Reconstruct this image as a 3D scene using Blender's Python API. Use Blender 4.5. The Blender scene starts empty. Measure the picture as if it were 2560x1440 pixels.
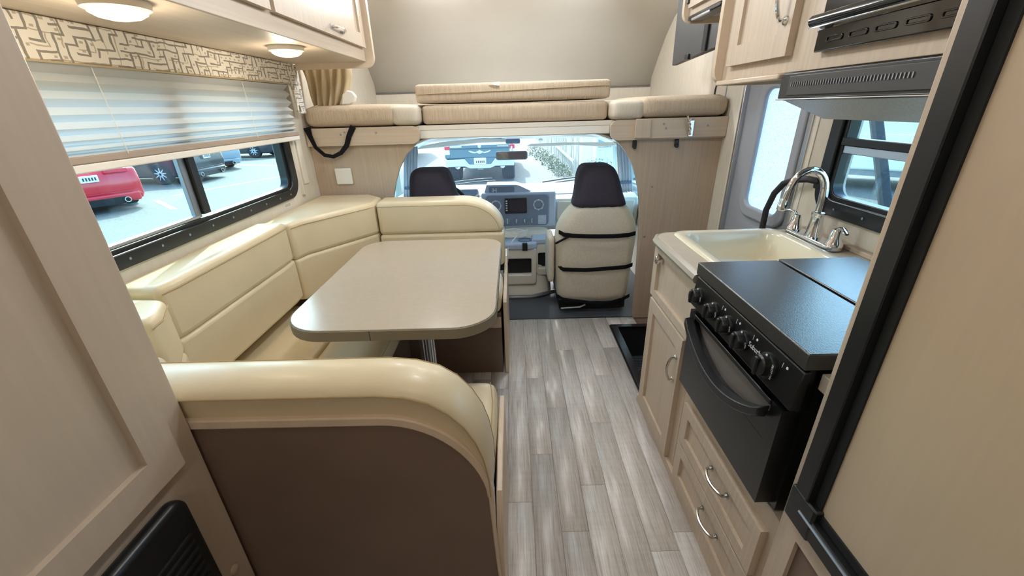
import bpy, bmesh, math, random
from mathutils import Vector, Matrix

# ------------------------------------------------------------------ camera, world, sun, exposure
SC = bpy.context.scene
COL = SC.collection
random.seed(7)
YAW, PIT, ROL, FPX = -0.0111356, 0.417196, -0.0290183, 1023.2
_F = Vector((math.sin(YAW)*math.cos(PIT), math.cos(YAW)*math.cos(PIT), -math.sin(PIT)))
_R = Vector((math.cos(YAW), -math.sin(YAW), 0)); _U = _R.cross(_F)
_R2 = _R*math.cos(ROL)+_U*math.sin(ROL); _U2 = -_R*math.sin(ROL)+_U*math.cos(ROL)
cd = bpy.data.cameras.new('camera'); cam = bpy.data.objects.new('camera', cd); COL.objects.link(cam)
cd.sensor_width = 36.0; cd.lens = FPX*36.0/2560.0; cd.clip_start = 0.02; cd.clip_end = 300
_m = Matrix((( _R2.x, _U2.x, -_F.x), (_R2.y, _U2.y, -_F.y), (_R2.z, _U2.z, -_F.z))).to_4x4()
_m.translation = Vector((0, 0, 1.4)); cam.matrix_world = _m
SC.camera = cam
SC.view_settings.view_transform = 'Standard'; SC.view_settings.look = 'None'
SC.view_settings.gamma = 1; SC.view_settings.use_curve_mapping = False
SC.view_settings.exposure = 0.0
SC.cycles.use_denoising = True
SC.cycles.max_bounces = 9; SC.cycles.diffuse_bounces = 5; SC.cycles.use_adaptive_sampling = True; SC.cycles.adaptive_threshold = 0.02; SC.cycles.transparent_max_bounces = 16
SC.cycles.sample_clamp_indirect = 6.0; SC.cycles.caustics_reflective = False; SC.cycles.caustics_refractive = False

W = bpy.data.worlds.new('sky'); SC.world = W; W.use_nodes = True
wn = W.node_tree.nodes; wl = W.node_tree.links
bg = wn['Background']; sky = wn.new('ShaderNodeTexSky')
try:
    sky.sky_type = 'NISHITA'; sky.sun_disc = False; sky.sun_elevation = math.radians(44); sky.sun_rotation = math.radians(-12)
    sky.air_density = 1.0; sky.dust_density = 2.5; sky.ozone_density = 1.0
except Exception:
    pass
wl.new(sky.outputs[0], bg.inputs[0]); bg.inputs[1].default_value = 1.3

SUN_TO = Vector((-0.22, 0.72, 0.70)).normalized()
sd = bpy.data.lights.new('sun', 'SUN'); sd.energy = 9.0; sd.angle = math.radians(0.6); sd.color = (1.0, 0.95, 0.87)
so = bpy.data.objects.new('sun', sd); COL.objects.link(so)
so.rotation_euler = SUN_TO.to_track_quat('Z', 'Y').to_euler()
FILL_W = 14.0  # base watts of the unseen lamps added at the ceiling and bunk
PUCK_W = 2.0      # watts of each lamp under the overhead cabinet

# ------------------------------------------------------------------ helpers
WORLD = {}
def lin(c):
    out = []
    for v in c[:3]:
        v = v/255.0
        out.append(v/12.92 if v <= 0.04045 else ((v+0.055)/1.055)**2.4)
    return (out[0], out[1], out[2], 1.0)

def props(o, label=None, cat=None, group=None, kind=None):
    if label: o['label'] = label
    if cat: o['category'] = cat
    if group: o['group'] = group
    if kind: o['kind'] = kind
    return o

def thing(name, label, cat, loc=(0, 0, 0), rotz=0.0, group=None, kind=None):
    o = bpy.data.objects.new(name, None); COL.objects.link(o)
    o.empty_display_size = 0.05
    o.location = loc; o.rotation_euler = (0, 0, rotz)
    WORLD[o.name] = Vector(loc)
    return props(o, label, cat, group, kind)

def rrect(a0, a1, b0, b1, r, seg=5):
    """rounded rectangle, counter-clockwise, always 4*(seg+1) points; r may be a 4-list (a1b1, a0b1, a0b0, a1b0)"""
    rs = r if isinstance(r, (list, tuple)) else [r]*4
    pts = []
    for k, (ca, cb, sa, sb, t0) in enumerate(((a1, b1, -1, -1, 0), (a0, b1, 1, -1, 90), (a0, b0, 1, 1, 180), (a1, b0, -1, 1, 270))):
        q = max(rs[k], 1e-5)
        for i in range(seg+1):
            t = math.radians(t0+90.0*i/seg)
            pts.append((ca+sa*q+q*math.cos(t), cb+sb*q+q*math.sin(t)))
    return pts

class MB:
    def __init__(s): s.v = []; s.f = []
    def _p(s, axis, a, b, c):
        if axis == 'x': return (c, a, b)
        if axis == 'y': return (a, c, b)
        return (a, b, c)
    def box(s, x0, x1, y0, y1, z0, z1):
        n = len(s.v)
        s.v += [(x, y, z) for z in (z0, z1) for y in (y0, y1) for x in (x0, x1)]
        for q in ((0, 2, 3, 1), (4, 5, 7, 6), (0, 1, 5, 4), (2, 6, 7, 3), (0, 4, 6, 2), (1, 3, 7, 5)):
            s.f.append(tuple(n+i for i in q))
        return s
    def prism(s, poly, axis, c0, c1):
        n = len(s.v); k = len(poly)
        for c in (c0, c1): s.v += [s._p(axis, a, b, c) for a, b in poly]
        s.f.append(tuple(n+i for i in range(k-1, -1, -1))); s.f.append(tuple(n+k+i for i in range(k)))
        for i in range(k):
            j = (i+1) % k; s.f.append((n+i, n+j, n+k+j, n+k+i))
        return s
    def ring(s, outer, inner, axis, c0, c1):
        n = len(s.v); k = len(outer)
        for c in (c0, c1):
            s.v += [s._p(axis, a, b, c) for a, b in outer]; s.v += [s._p(axis, a, b, c) for a, b in inner]
        O0, I0, O1, I1 = n, n+k, n+2*k, n+3*k
        for i in range(k):
            j = (i+1) % k
            s.f += [(O0+j, O0+i, I0+i, I0+j), (O1+i, O1+j, I1+j, I1+i), (O0+i, O0+j, O1+j, O1+i), (I0+j, I0+i, I1+i, I1+j)]
        return s
    def loft(s, secs, cap=True, closed=True):
        n = len(s.v); k = len(secs[0])
        for q in secs: s.v += [tuple(p) for p in q]
        for a in range(len(secs)-1):
            for i in range(k if closed else k-1):
                j = (i+1) % k
                s.f.append((n+a*k+i, n+a*k+j, n+(a+1)*k+j, n+(a+1)*k+i))
        if cap:
            s.f.append(tuple(n+i for i in range(k-1, -1, -1))); s.f.append(tuple(n+(len(secs)-1)*k+i for i in range(k)))
        return s
    def tube(s, pts, r, n=8, closed=False, flat=1.0):
        P = [Vector(p) for p in pts]; m = len(P); secs = []
        up = None
        for i in range(m):
            a = P[(i-1) % m] if (i or closed) else P[0]; b = P[(i+1) % m] if (i < m-1 or closed) else P[-1]
            t = (b-a).normalized()
            if up is None:
                up = Vector((0, 0, 1)) if abs(t.z) < 0.9 else Vector((1, 0, 0))
            sd_ = t.cross(up)
            if sd_.length < 1e-5: sd_ = t.cross(Vector((0.3, 1, 0)))
            sd_.normalize(); up = sd_.cross(t).normalized()
            rr = r[i] if isinstance(r, (list, tuple)) else r
            secs.append([P[i]+sd_*math.cos(2*math.pi*k/n)*rr+up*math.sin(2*math.pi*k/n)*rr*flat for k in range(n)])
        if closed: secs.append(secs[0])
        return s.loft(secs, cap=not closed)
    def lathe(s, prof, cen, axis=(0, 0, 1), n=20, cap=True):
        ax = Vector(axis).normalized(); a = ax.orthogonal().normalized(); b = ax.cross(a); c = Vector(cen)
        return s.loft([[c+ax*h+(a*math.cos(2*math.pi*k/n)+b*math.sin(2*math.pi*k/n))*max(r, 1e-4) for k in range(n)] for r, h in prof], cap=cap)
    def cushion(s, x0, x1, y0, y1, z0, z1, r=0.03, bulge=0.01, n=9):
        lo = Vector((x0, y0, z0)); hi = Vector((x1, y1, z1)); c = (lo+hi)/2; h = (hi-lo)/2
        r = min(r, min(h)*0.95)
        def warp(k):      # denser samples near the edges
            t = k/n; return -math.cos(math.pi*t)
        for ax in range(3):
            for sg in (-1, 1):
                n0 = len(s.v); u, w = (ax+1) % 3, (ax+2) % 3
                for i in range(n+1):
                    for j in range(n+1):
                        q = Vector((0, 0, 0)); q[ax] = sg*h[ax]; q[u] = warp(i)*h[u]; q[w] = warp(j)*h[w]
                        cl = Vector([max(-(h[k]-r), min(h[k]-r, q[k])) for k in range(3)])
                        d = q-cl
                        if d.length > 1e-9: q = cl+d.normalized()*r
                        q[ax] += sg*bulge*(1-(warp(i))**2)*(1-(warp(j))**2)
                        s.v.append(tuple(c+q))
                for i in range(n):
                    for j in range(n):
                        a = n0+i*(n+1)+j
                        f = (a, a+n+1, a+n+2, a+1)
                        s.f.append(f if sg > 0 else f[::-1])
        s.merge = True
        return s
    merge = False
    def build(s, name, mat, parent=None, bevel=0.0, seg=2, smooth=True, ang=35, sub=0, local=False, solid=0.0):
        off = Vector((0, 0, 0))
        if parent is not None and not local: off = WORLD[parent.name]
        me = bpy.data.meshes.new(name)
        bm = bmesh.new()
        vs = [bm.verts.new((v[0]-off[0], v[1]-off[1], v[2]-off[2])) for v in s.v]
        for f in s.f:
            try: bm.faces.new([vs[i] for i in f])
            except ValueError: pass
        if s.merge: bmesh.ops.remove_doubles(bm, verts=bm.verts, dist=1e-5)
        bmesh.ops.recalc_face_normals(bm, faces=bm.faces)
        for f in bm.faces: f.smooth = smooth
        bm.to_mesh(me); bm.free()
        if smooth: me.set_sharp_from_angle(angle=math.radians(ang))
        o = bpy.data.objects.new(name, me); COL.objects.link(o)
        if mat is not None: me.materials.append(mat)
        if parent is not None:
            o.parent = parent
        WORLD[o.name] = off.copy()
        if solid:
            md = o.modifiers.new('solid', 'SOLIDIFY'); md.thickness = solid; md.offset = 0
        if bevel:
            md = o.modifiers.new('bevel', 'BEVEL'); md.width = bevel; md.segments = seg; md.limit_method = 'ANGLE'; md.angle_limit = math.radians(38)
            md.harden_normals = False
            me.shade_smooth() if False else None
            for p in me.polygons: p.use_smooth = True
        if sub:
            md = o.modifiers.new('sub', 'SUBSURF'); md.levels = sub; md.render_levels = sub
        return o

def clone(o, parent=None, loc=None):
    c = o.copy(); COL.objects.link(c); c.parent = parent
    if loc is not None: c.location = loc
    WORLD[c.name] = WORLD.get(parent.name, Vector((0, 0, 0))) if parent else Vector((0, 0, 0))
    return c

def text(name, body, mat, parent, loc, xd, yd, size):
    cu = bpy.data.curves.new(name, 'FONT'); cu.body = body; cu.size = size; cu.extrude = 0.0003
    cu.align_x = 'CENTER'; cu.align_y = 'CENTER'; cu.materials.append(mat)
    tmp = bpy.data.objects.new(name+'_curve', cu); COL.objects.link(tmp)
    me = bpy.data.meshes.new_from_object(tmp); bpy.data.objects.remove(tmp); bpy.data.curves.remove(cu)
    if not me.materials: me.materials.append(mat)
    o = bpy.data.objects.new(name, me); COL.objects.link(o)
    X = Vector(xd).normalized(); Z = X.cross(Vector(yd)).normalized(); Y = Z.cross(X)
    m = Matrix(((X.x, Y.x, Z.x), (X.y, Y.y, Z.y), (X.z, Y.z, Z.z))).to_4x4()
    m.translation = Vector(loc)-(WORLD[parent.name] if parent else Vector((0, 0, 0)))
    o.parent = parent; o.matrix_local = m
    WORLD[o.name] = Vector(loc)
    return o

# ------------------------------------------------------------------ materials
def nodes(name):
    m = bpy.data.materials.new(name); m.use_nodes = True
    nt = m.node_tree; return m, nt, nt.nodes['Principled BSDF'], nt.nodes['Material Output']

def setp(b, **k):
    for key, v in k.items():
        if key in b.inputs: b.inputs[key].default_value = v

def pos(nt, scale=(1, 1, 1), rand=False):
    g = nt.nodes.new('ShaderNodeNewGeometry'); mp = nt.nodes.new('ShaderNodeMapping')
    mp.inputs['Scale'].default_value = scale
    nt.links.new(g.outputs['Position'], mp.inputs['Vector'])
    return mp.outputs['Vector']

def noise(nt, vec, scale=1.0, detail=3.0, rough=0.55):
    n = nt.nodes.new('ShaderNodeTexNoise'); n.inputs['Scale'].default_value = scale
    n.inputs['Detail'].default_value = detail; n.inputs['Roughness'].default_value = rough
    nt.links.new(vec, n.inputs['Vector']); return n.outputs['Fac']

def ramp(nt, fac, stops):
    r = nt.nodes.new('ShaderNodeValToRGB'); el = r.color_ramp.elements
    el[0].position, el[0].color = stops[0][0], stops[0][1]; el[1].position, el[1].color = stops[-1][0], stops[-1][1]
    for p, c in stops[1:-1]:
        e = el.new(p); e.color = c
    nt.links.new(fac, r.inputs['Fac']); return r.outputs['Color']

def bump(nt, b, h, strength=0.2, dist=0.002):
    bp = nt.nodes.new('ShaderNodeBump'); bp.inputs['Strength'].default_value = strength; bp.inputs['Distance'].default_value = dist
    nt.links.new(h, bp.inputs['Height']); nt.links.new(bp.outputs['Normal'], b.inputs['Normal'])

def sh(c, k): return (min(1, c[0]*k), min(1, c[1]*k), min(1, c[2]*k), 1)

def M(name, rgb, rough=0.5, metal=0.0, spec=0.5, var=0.0, scale=(30, 30, 30), detail=3, bmp=0.0, bdist=0.001, bscale=None, coat=0.0):
    m, nt, b, out = nodes(name); c = lin(rgb)
    setp(b, **{'Base Color': c, 'Roughness': rough, 'Metallic': metal, 'Specular IOR Level': spec, 'Coat Weight': coat, 'Coat Roughness': 0.1})
    if var or bmp:
        f = noise(nt, pos(nt, scale), 1.0, detail)
        if var: nt.links.new(ramp(nt, f, [(0.25, sh(c, 1-var)), (0.75, sh(c, 1+var))]), b.inputs['Base Color'])
        if bmp:
            if bscale: f = noise(nt, pos(nt, bscale), 1.0, 4)
            bump(nt, b, f, bmp, bdist)
    return m

def wood(name, rgb, rough=0.42, along='z', var=0.09, spec=0.4):
    m, nt, b, out = nodes(name); c = lin(rgb)
    sc = {'z': (95, 95, 2.2), 'y': (95, 2.2, 95), 'x': (2.2, 95, 95)}[along]
    sc2 = {'z': (5, 5, .7), 'y': (5, .7, 5), 'x': (.7, 5, 5)}[along]
    f = noise(nt, pos(nt, sc), 1.0, 4); g = noise(nt, pos(nt, sc2), 1.0, 2)
    mx = nt.nodes.new('ShaderNodeMix'); mx.data_type = 'RGBA'; mx.blend_type = 'MULTIPLY'; mx.inputs[0].default_value = 1.0
    nt.links.new(ramp(nt, f, [(0.28, sh(c, 1-var)), (0.72, sh(c, 1+var*.8))]), mx.inputs[6])
    nt.links.new(ramp(nt, g, [(0.3, (0.93, 0.92, 0.91, 1)), (0.7, (1, 1, 1, 1))]), mx.inputs[7])
    nt.links.new(mx.outputs[2], b.inputs['Base Color'])
    setp(b, **{'Roughness': rough, 'Specular IOR Level': spec})
    bump(nt, b, f, 0.06, 0.0006)
    return m

def math2(nt, op, a, b=None, c=None):
    n = nt.nodes.new('ShaderNodeMath'); n.operation = op
    for i, v in enumerate((a, b, c)):
        if v is None: continue
        if isinstance(v, (int, float)): n.inputs[i].default_value = v
        else: nt.links.new(v, n.inputs[i])
    return n.outputs[0]

def glass(name, tint=(225, 245, 245), refl=0.06):
    m, nt, b, out = nodes(name); nt.nodes.remove(b)
    t = nt.nodes.new('ShaderNodeBsdfTransparent'); t.inputs[0].default_value = lin(tint)
    g = nt.nodes.new('ShaderNodeBsdfGlossy'); g.inputs['Roughness'].default_value = 0.02; g.inputs[0].default_value = (1, 1, 1, 1)
    lw = nt.nodes.new('ShaderNodeLayerWeight'); lw.inputs['Blend'].default_value = 0.5
    p5 = math2(nt, 'POWER', lw.outputs['Facing'], 5.0); fc_ = math2(nt, 'MULTIPLY_ADD', p5, 0.6, 0.025)
    mx = nt.nodes.new('ShaderNodeMixShader'); nt.links.new(fc_, mx.inputs[0])
    nt.links.new(t.outputs[0], mx.inputs[1]); nt.links.new(g.outputs[0], mx.inputs[2]); nt.links.new(mx.outputs[0], out.inputs['Surface'])
    return m

m_wood = wood('light_taupe_wood', (200, 184, 165))
m_woodx = wood('light_taupe_wood_rail', (200, 184, 165), along='x')
m_woody = wood('light_taupe_wood_lengthwise', (200, 184, 165), along='y')
m_edge = M('light_wood_edge_trim', (210, 192, 170), 0.35, var=0.06, scale=(20, 20, 3))
m_woodgrey = wood('greige_wardrobe_wood', (192, 177, 160), var=.04)
m_dark_lam = M('dark_taupe_laminate', (116, 97, 84), 0.5, var=0.08, scale=(6, 6, 6), detail=5)
m_wall = M('cream_wall_paper', (214, 206, 192), 0.6, var=0.05, scale=(45, 45, 14), detail=4)
m_ceil = M('soft_grey_headliner', (217, 214, 208), 0.85, spec=0.2, var=0.03, scale=(3, 3, 3), bmp=0.15, bscale=(900, 900, 900))
m_leather = M('cream_vinyl_leather', (218, 203, 170), 0.36, spec=0.5, var=0.05, scale=(5, 5, 5), bmp=0.10, bdist=0.001, bscale=(350, 350, 350), coat=0.05)
m_seam = M('tan_seam_thread', (176, 152, 112), 0.8)
m_white = M('white_plastic', (238, 236, 230), 0.4)
m_offwhite = M('off_white_plastic', (226, 221, 210), 0.45)
m_black = M('black_plastic', (22, 24, 27), 0.35)
m_blackmat = M('black_matte', (20, 21, 23), 0.7)
m_blackgloss = M('black_gloss', (10, 11, 12), 0.08, coat=0.4)
m_blackframe = M('black_window_frame', (24, 27, 32), 0.3)
m_chrome = M('chrome', (235, 236, 238), 0.08, metal=1.0)
m_nickel = M('satin_nickel', (205, 200, 192), 0.25, metal=1.0)
m_alu = M('aluminium', (205, 210, 216), 0.32, metal=1.0)
m_steel = M('grey_steel', (150, 155, 162), 0.4, metal=0.8)
m_partition = wood('dimmed_partition_wood', (184, 166, 147))  # same laminate as the cabinets, darkened in colour to offset strong lamp light
m_counter = M('taupe_laminate_counter', (196, 184, 168), 0.3, var=0.04, scale=(40, 40, 40), detail=5)
m_counter_edge = M('counter_edge_band', (158, 150, 136), 0.35)
m_sink = M('bisque_sink', (232, 224, 200), 0.16, coat=0.3)
m_table = M('table_laminate', (178, 166, 149), 0.22, spec=0.5, var=0.03, scale=(60, 60, 60), detail=5)
m_tedge = M('table_edge_band', (134, 124, 106), 0.35)
m_bunk = M('ribbed_beige_bunk_fabric', (190, 173, 152), 0.9, spec=0.1, var=0.17, scale=(170, 170, 9), detail=3, bmp=0.3, bdist=0.002)
m_bunk2 = M('light_bunk_fabric', (206, 197, 182), 0.9, spec=0.1, var=0.06, scale=(170, 170, 20), bmp=0.3, bdist=0.002)
m_curtain = M('tan_curtain_fabric', (184, 168, 138), 0.85, spec=0.1, var=0.05, scale=(80, 80, 8))
m_strap = M('black_webbing', (18, 18, 22), 0.8, spec=0.2)
m_fleece = M('beige_fleece', (210, 202, 186), 0.95, spec=0.05, var=0.10, scale=(140, 140, 140), bmp=0.5, bdist=0.004, bscale=(220, 220, 220))
m_hood = M('dark_slate_fabric', (62, 58, 68), 0.9, spec=0.1, var=0.06, scale=(60, 60, 60), bmp=0.15, bscale=(8, 8, 8), bdist=0.02)
m_dash = M('blue_grey_dash_plastic', (176, 190, 214), 0.45, var=0.02, scale=(200, 200, 200))
m_dashdk = M('dark_dash_plastic', (116, 130, 154), 0.5)
m_dashlt = M('light_stone_dash_plastic', (208, 202, 190), 0.55)
m_screen = M('dark_display', (46, 44, 58), 0.12)
m_rubber = M('black_rubber_floor', (74, 80, 88), 0.4, var=0.08, scale=(60, 60, 60), bmp=0.25, bscale=(300, 300, 300))
m_doorgrey = M('grey_entry_door', (150, 154, 162), 0.5)
m_tv = M('charcoal_tv_back', (58, 58, 58), 0.55)
m_curtblue, nt, b, out = nodes('blue_grey_cab_curtain')
setp(b, **{'Base Color': lin((222, 223, 228)), 'Roughness': 0.9, 'Specular IOR Level': 0.1})
tr = nt.nodes.new('ShaderNodeBsdfTranslucent'); tr.inputs[0].default_value = lin((224, 226, 232))
mx = nt.nodes.new('ShaderNodeMixShader'); mx.inputs[0].default_value = 0.45
nt.links.new(b.outputs[0], mx.inputs[1]); nt.links.new(tr.outputs[0], mx.inputs[2]); nt.links.new(mx.outputs[0], out.inputs['Surface'])
m_grab = M('black_foam_grip', (40, 42, 48), 0.45)
m_red = M('red_car_paint', (206, 34, 48), 0.22, coat=0.5)
m_tyre = M('tyre_rubber', (44, 48, 54), 0.85)
m_carblack = M('dark_car_paint', (40, 46, 56), 0.25, coat=0.4)
m_silver = M('silver_car_paint', (150, 165, 175), 0.3, coat=0.4)
m_alloy = M('light_alloy_wheel', (206, 213, 218), 0.35, metal=0.3)
m_truck = M('slate_blue_truck_paint', (88, 120, 128), 0.35, coat=0.2)
m_bumper = M('chrome_bumper', (225, 235, 240), 0.2, metal=0.7)
m_lamp_red = M('red_tail_lamp', (220, 50, 70), 0.25)
m_plate = M('white_licence_plate', (240, 240, 236), 0.5)
m_ink = M('dark_print', (70, 72, 80), 0.7)
m_print = M('white_print', (215, 218, 220), 0.6)
m_cream_print = M('sticker_print', (150, 140, 125), 0.7)
m_glass = glass('window_glass', (226, 247, 248))
m_glassdk = glass('tinted_windshield', (218, 243, 246))
m_conc = M('pale_concrete', (200, 205, 205), 0.8, var=0.08, scale=(2, 2, 2))
m_fence = M('weathered_fence_wood', (168, 170, 160), 0.85, var=0.10, scale=(6, 6, .8))
m_hedge = M('dry_brush_leaves', (112, 118, 92), 0.9, var=0.3, scale=(9, 9, 9))
m_rv = M('white_fibreglass', (228, 230, 228), 0.35)
m_winline = M('parking_line_paint', (236, 238, 236), 0.7)

# floor vinyl planks: per-plank tone, grain along y
m_plank, nt, b, out = nodes('grey_oak_plank')
oi = nt.nodes.new('ShaderNodeObjectInfo')
g = nt.nodes.new('ShaderNodeNewGeometry'); ad = nt.nodes.new('ShaderNodeVectorMath'); ad.operation = 'MULTIPLY_ADD'
cmb = nt.nodes.new('ShaderNodeCombineXYZ')
nt.links.new(math2(nt, 'MULTIPLY', oi.outputs['Random'], 7.0), cmb.inputs[0]); nt.links.new(math2(nt, 'MULTIPLY', oi.outputs['Random'], 13.0), cmb.inputs[1])
nt.links.new(g.outputs['Position'], ad.inputs[0]); ad.inputs[1].default_value = (1, 1, 1); nt.links.new(cmb.outputs[0], ad.inputs[2])
def vmap(sc):
    mp = nt.nodes.new('ShaderNodeMapping'); mp.inputs['Scale'].default_value = sc; nt.links.new(ad.outputs[0], mp.inputs[0]); return mp.outputs[0]
f1 = noise(nt, vmap((190, 6, 1)), 1, 6, 0.65); f2 = noise(nt, vmap((26, 3.2, 1)), 1, 5, 0.65); f3 = noise(nt, vmap((5, 60, 1)), 1, 2, 0.5)
c1 = ramp(nt, f1, [(0.25, lin((164, 158, 153))), (0.5, lin((214, 211, 208))), (0.75, lin((236, 235, 233)))])
c2 = ramp(nt, f2, [(0.3, (0.80, 0.785, 0.77, 1)), (0.45, (0.95, 0.95, 0.95, 1)), (0.7, (1, 1, 1, 1))])
c4 = ramp(nt, f3, [(0.3, (0.93, 0.93, 0.93, 1)), (0.6, (1, 1, 1, 1))])
c3 = ramp(nt, oi.outputs['Random'], [(0.0, (0.76, 0.74, 0.73, 1)), (0.3, (0.95, 0.93, 0.92, 1)), (1.0, (1.0, 0.985, 0.965, 1))])
prev = c1
for c in (c2, c3, c4):
    mx = nt.nodes.new('ShaderNodeMix'); mx.data_type = 'RGBA'; mx.blend_type = 'MULTIPLY'; mx.inputs[0].default_value = 1.0
    nt.links.new(prev, mx.inputs[6]); nt.links.new(c, mx.inputs[7]); prev = mx.outputs[2]
nt.links.new(prev, b.inputs['Base Color']); setp(b, **{'Roughness': 0.30, 'Specular IOR Level': 0.6}); bump(nt, b, f1, 0.10, 0.0008)

# valance print: truchet maze of rounded lines on cream
m_val, nt, b, out = nodes('maze_print_fabric')
g = nt.nodes.new('ShaderNodeNewGeometry'); sp = nt.nodes.new('ShaderNodeSeparateXYZ'); nt.links.new(g.outputs['Position'], sp.inputs[0])
wob = noise(nt, pos(nt, (1, 14, 14)), 1.0, 2)
def cellrand(fu, fv, seed):
    cx = nt.nodes.new('ShaderNodeCombineXYZ'); nt.links.new(math2(nt, 'ADD', fu, seed), cx.inputs[0]); nt.links.new(fv, cx.inputs[1])
    wnz = nt.nodes.new('ShaderNodeTexWhiteNoise'); wnz.noise_dimensions = '2D'; nt.links.new(cx.outputs[0], wnz.inputs['Vector'])
    return wnz.outputs['Value']
def near(x, c0, w): return math2(nt, 'LESS_THAN', math2(nt, 'ABSOLUTE', math2(nt, 'SUBTRACT', x, c0)), w)
def mul(a, bb): return math2(nt, 'MULTIPLY', a, bb)
def maze(cy, cz, offs, seed, w):
    """binary-tree maze: every cell draws its left or its lower wall"""
    u = math2(nt, 'ADD', math2(nt, 'MULTIPLY', sp.outputs[1], 1/cy), offs); v = math2(nt, 'ADD', math2(nt, 'MULTIPLY', sp.outputs[2], 1/cz), offs*1.7)
    u = math2(nt, 'ADD', u, math2(nt, 'MULTIPLY', wob, 1.1)); v = math2(nt, 'SUBTRACT', v, math2(nt, 'MULTIPLY', wob, 0.8))
    fu = math2(nt, 'FLOOR', u); fv = math2(nt, 'FLOOR', v); a_ = math2(nt, 'SUBTRACT', u, fu); c_ = math2(nt, 'SUBTRACT', v, fv)
    r1_ = cellrand(fu, fv, seed); r2_ = cellrand(fu, fv, seed+31.0)
    up_ = math2(nt, 'GREATER_THAN', r1_, 0.5); dn_ = math2(nt, 'SUBTRACT', 1.0, up_)
    va_ = near(a_, w+.01, w); ha_ = near(c_, w+.01, w)
    lines = math2(nt, 'MAXIMUM', math2(nt, 'MAXIMUM', mul(va_, up_), mul(ha_, dn_)), mul(va_, ha_))
    sq = mul(mul(near(a_, .62, .17), near(c_, .62, .15)), math2(nt, 'GREATER_THAN', r2_, 0.62))
    return lines, sq
base = lin((232, 228, 219)); grey = lin((146, 142, 136)); tan = lin((186, 178, 163))
def mixc(fac, a, bb):
    mx = nt.nodes.new('ShaderNodeMix'); mx.data_type = 'RGBA'; nt.links.new(fac, mx.inputs[0])
    for i, cc in ((6, a), (7, bb)):
        if isinstance(cc, tuple): mx.inputs[i].default_value = cc
        else: nt.links.new(cc, mx.inputs[i])
    return mx.outputs[2]
ln1, sq1 = maze(0.0285, 0.0215, 0.0, 3.0, 0.125)
ln2, sq2 = maze(0.041, 0.031, 0.43, 57.0, 0.05)
cc = mixc(sq1, base, tan); cc = mixc(ln2, cc, tan); cc = mixc(ln1, cc, grey)
nt.links.new(cc, b.inputs['Base Color']); setp(b, **{'Roughness': 0.9, 'Specular IOR Level': 0.1})

# pleated translucent shade
m_shade, nt, b, out = nodes('pleated_shade_cloth')
setp(b, **{'Base Color': lin((222, 224, 222)), 'Roughness': 0.9, 'Specular IOR Level': 0.1})
tr = nt.nodes.new('ShaderNodeBsdfTranslucent'); tr.inputs[0].default_value = lin((214, 220, 224))
mx = nt.nodes.new('ShaderNodeMixShader'); mx.inputs[0].default_value = 0.24
nt.links.new(b.outputs[0], mx.inputs[1]); nt.links.new(tr.outputs[0], mx.inputs[2]); nt.links.new(mx.outputs[0], out.inputs['Surface'])

# frosted door glass
m_frost, nt, b, out = nodes('frosted_door_glass')
tr = nt.nodes.new('ShaderNodeBsdfTranslucent'); tr.inputs[0].default_value = lin((236, 246, 250))
setp(b, **{'Base Color': lin((220, 232, 236)), 'Roughness': 0.35})
fz = noise(nt, pos(nt, (260, 260, 260)), 1, 2)
bump(nt, b, fz, 0.6, 0.003)
nt.links.new(ramp(nt, fz, [(0.35, lin((190, 214, 224))), (0.6, lin((250, 254, 255)))]), tr.inputs[0])
mx = nt.nodes.new('ShaderNodeMixShader'); mx.inputs[0].default_value = 0.8
nt.links.new(b.outputs[0], mx.inputs[1]); nt.links.new(tr.outputs[0], mx.inputs[2]); nt.links.new(mx.outputs[0], out.inputs['Surface'])

# lamp lens
def emit(name, rgb, strength):
    m, nt, b, out = nodes(name); setp(b, **{'Base Color': lin(rgb), 'Roughness': 0.4, 'Emission Color': lin(rgb), 'Emission Strength': strength}); return m
m_lens = emit('lit_lamp_lens', (255, 226, 178), 2.2)
m_lens_c = emit('fill_lamp_lens', (255, 244, 228), 3.0)  # glowing lens of the added ceiling and bunk lamps

# range enamel: black with fine orange peel
m_enamel = M('black_range_enamel', (16, 17, 19), 0.28, spec=0.5, bmp=0.22, bdist=0.0008, bscale=(520, 520, 520))
m_rangetop = M('black_textured_cooktop', (20, 22, 26), 0.34, spec=1.0, bmp=0.6, bdist=0.0010, bscale=(330, 330, 330), coat=1.0)
_rb = m_rangetop.node_tree
_rb.links.new([n for n in _rb.nodes if n.type == 'BUMP'][0].outputs[0], _rb.nodes['Principled BSDF'].inputs['Coat Normal'])
m_rangetop.node_tree.nodes['Principled BSDF'].inputs['Coat Roughness'].default_value = 0.22
m_hoodmet = M('black_crinkle_hood', (34, 37, 41), 0.34, spec=0.6)
m_hoodund = M('hammered_hood_bottom', (206, 211, 215), 0.32, metal=0.25, var=0.18, scale=(240, 240, 240), bmp=0.8, bdist=0.003, bscale=(240, 240, 240))
m_recess = M('grey_pebbled_plate', (128, 120, 114), 0.35, metal=.3, bmp=.4, bscale=(400, 400, 400))
m_rail = M('taupe_shade_rail', (164, 150, 138), 0.6)
# asphalt
m_asph = M('pale_sunlit_asphalt', (96, 98, 95), 0.9, var=0.38, scale=(22, 22, 22), detail=9)
# ================================================================== SETTING
XL, XR, ZC = -1.22, 1.245, 2.12
def struct(mb, name, mat, label=None, **k):
    o = mb.build(name, mat, **k); props(o, label, None, None, 'structure'); return o

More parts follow.
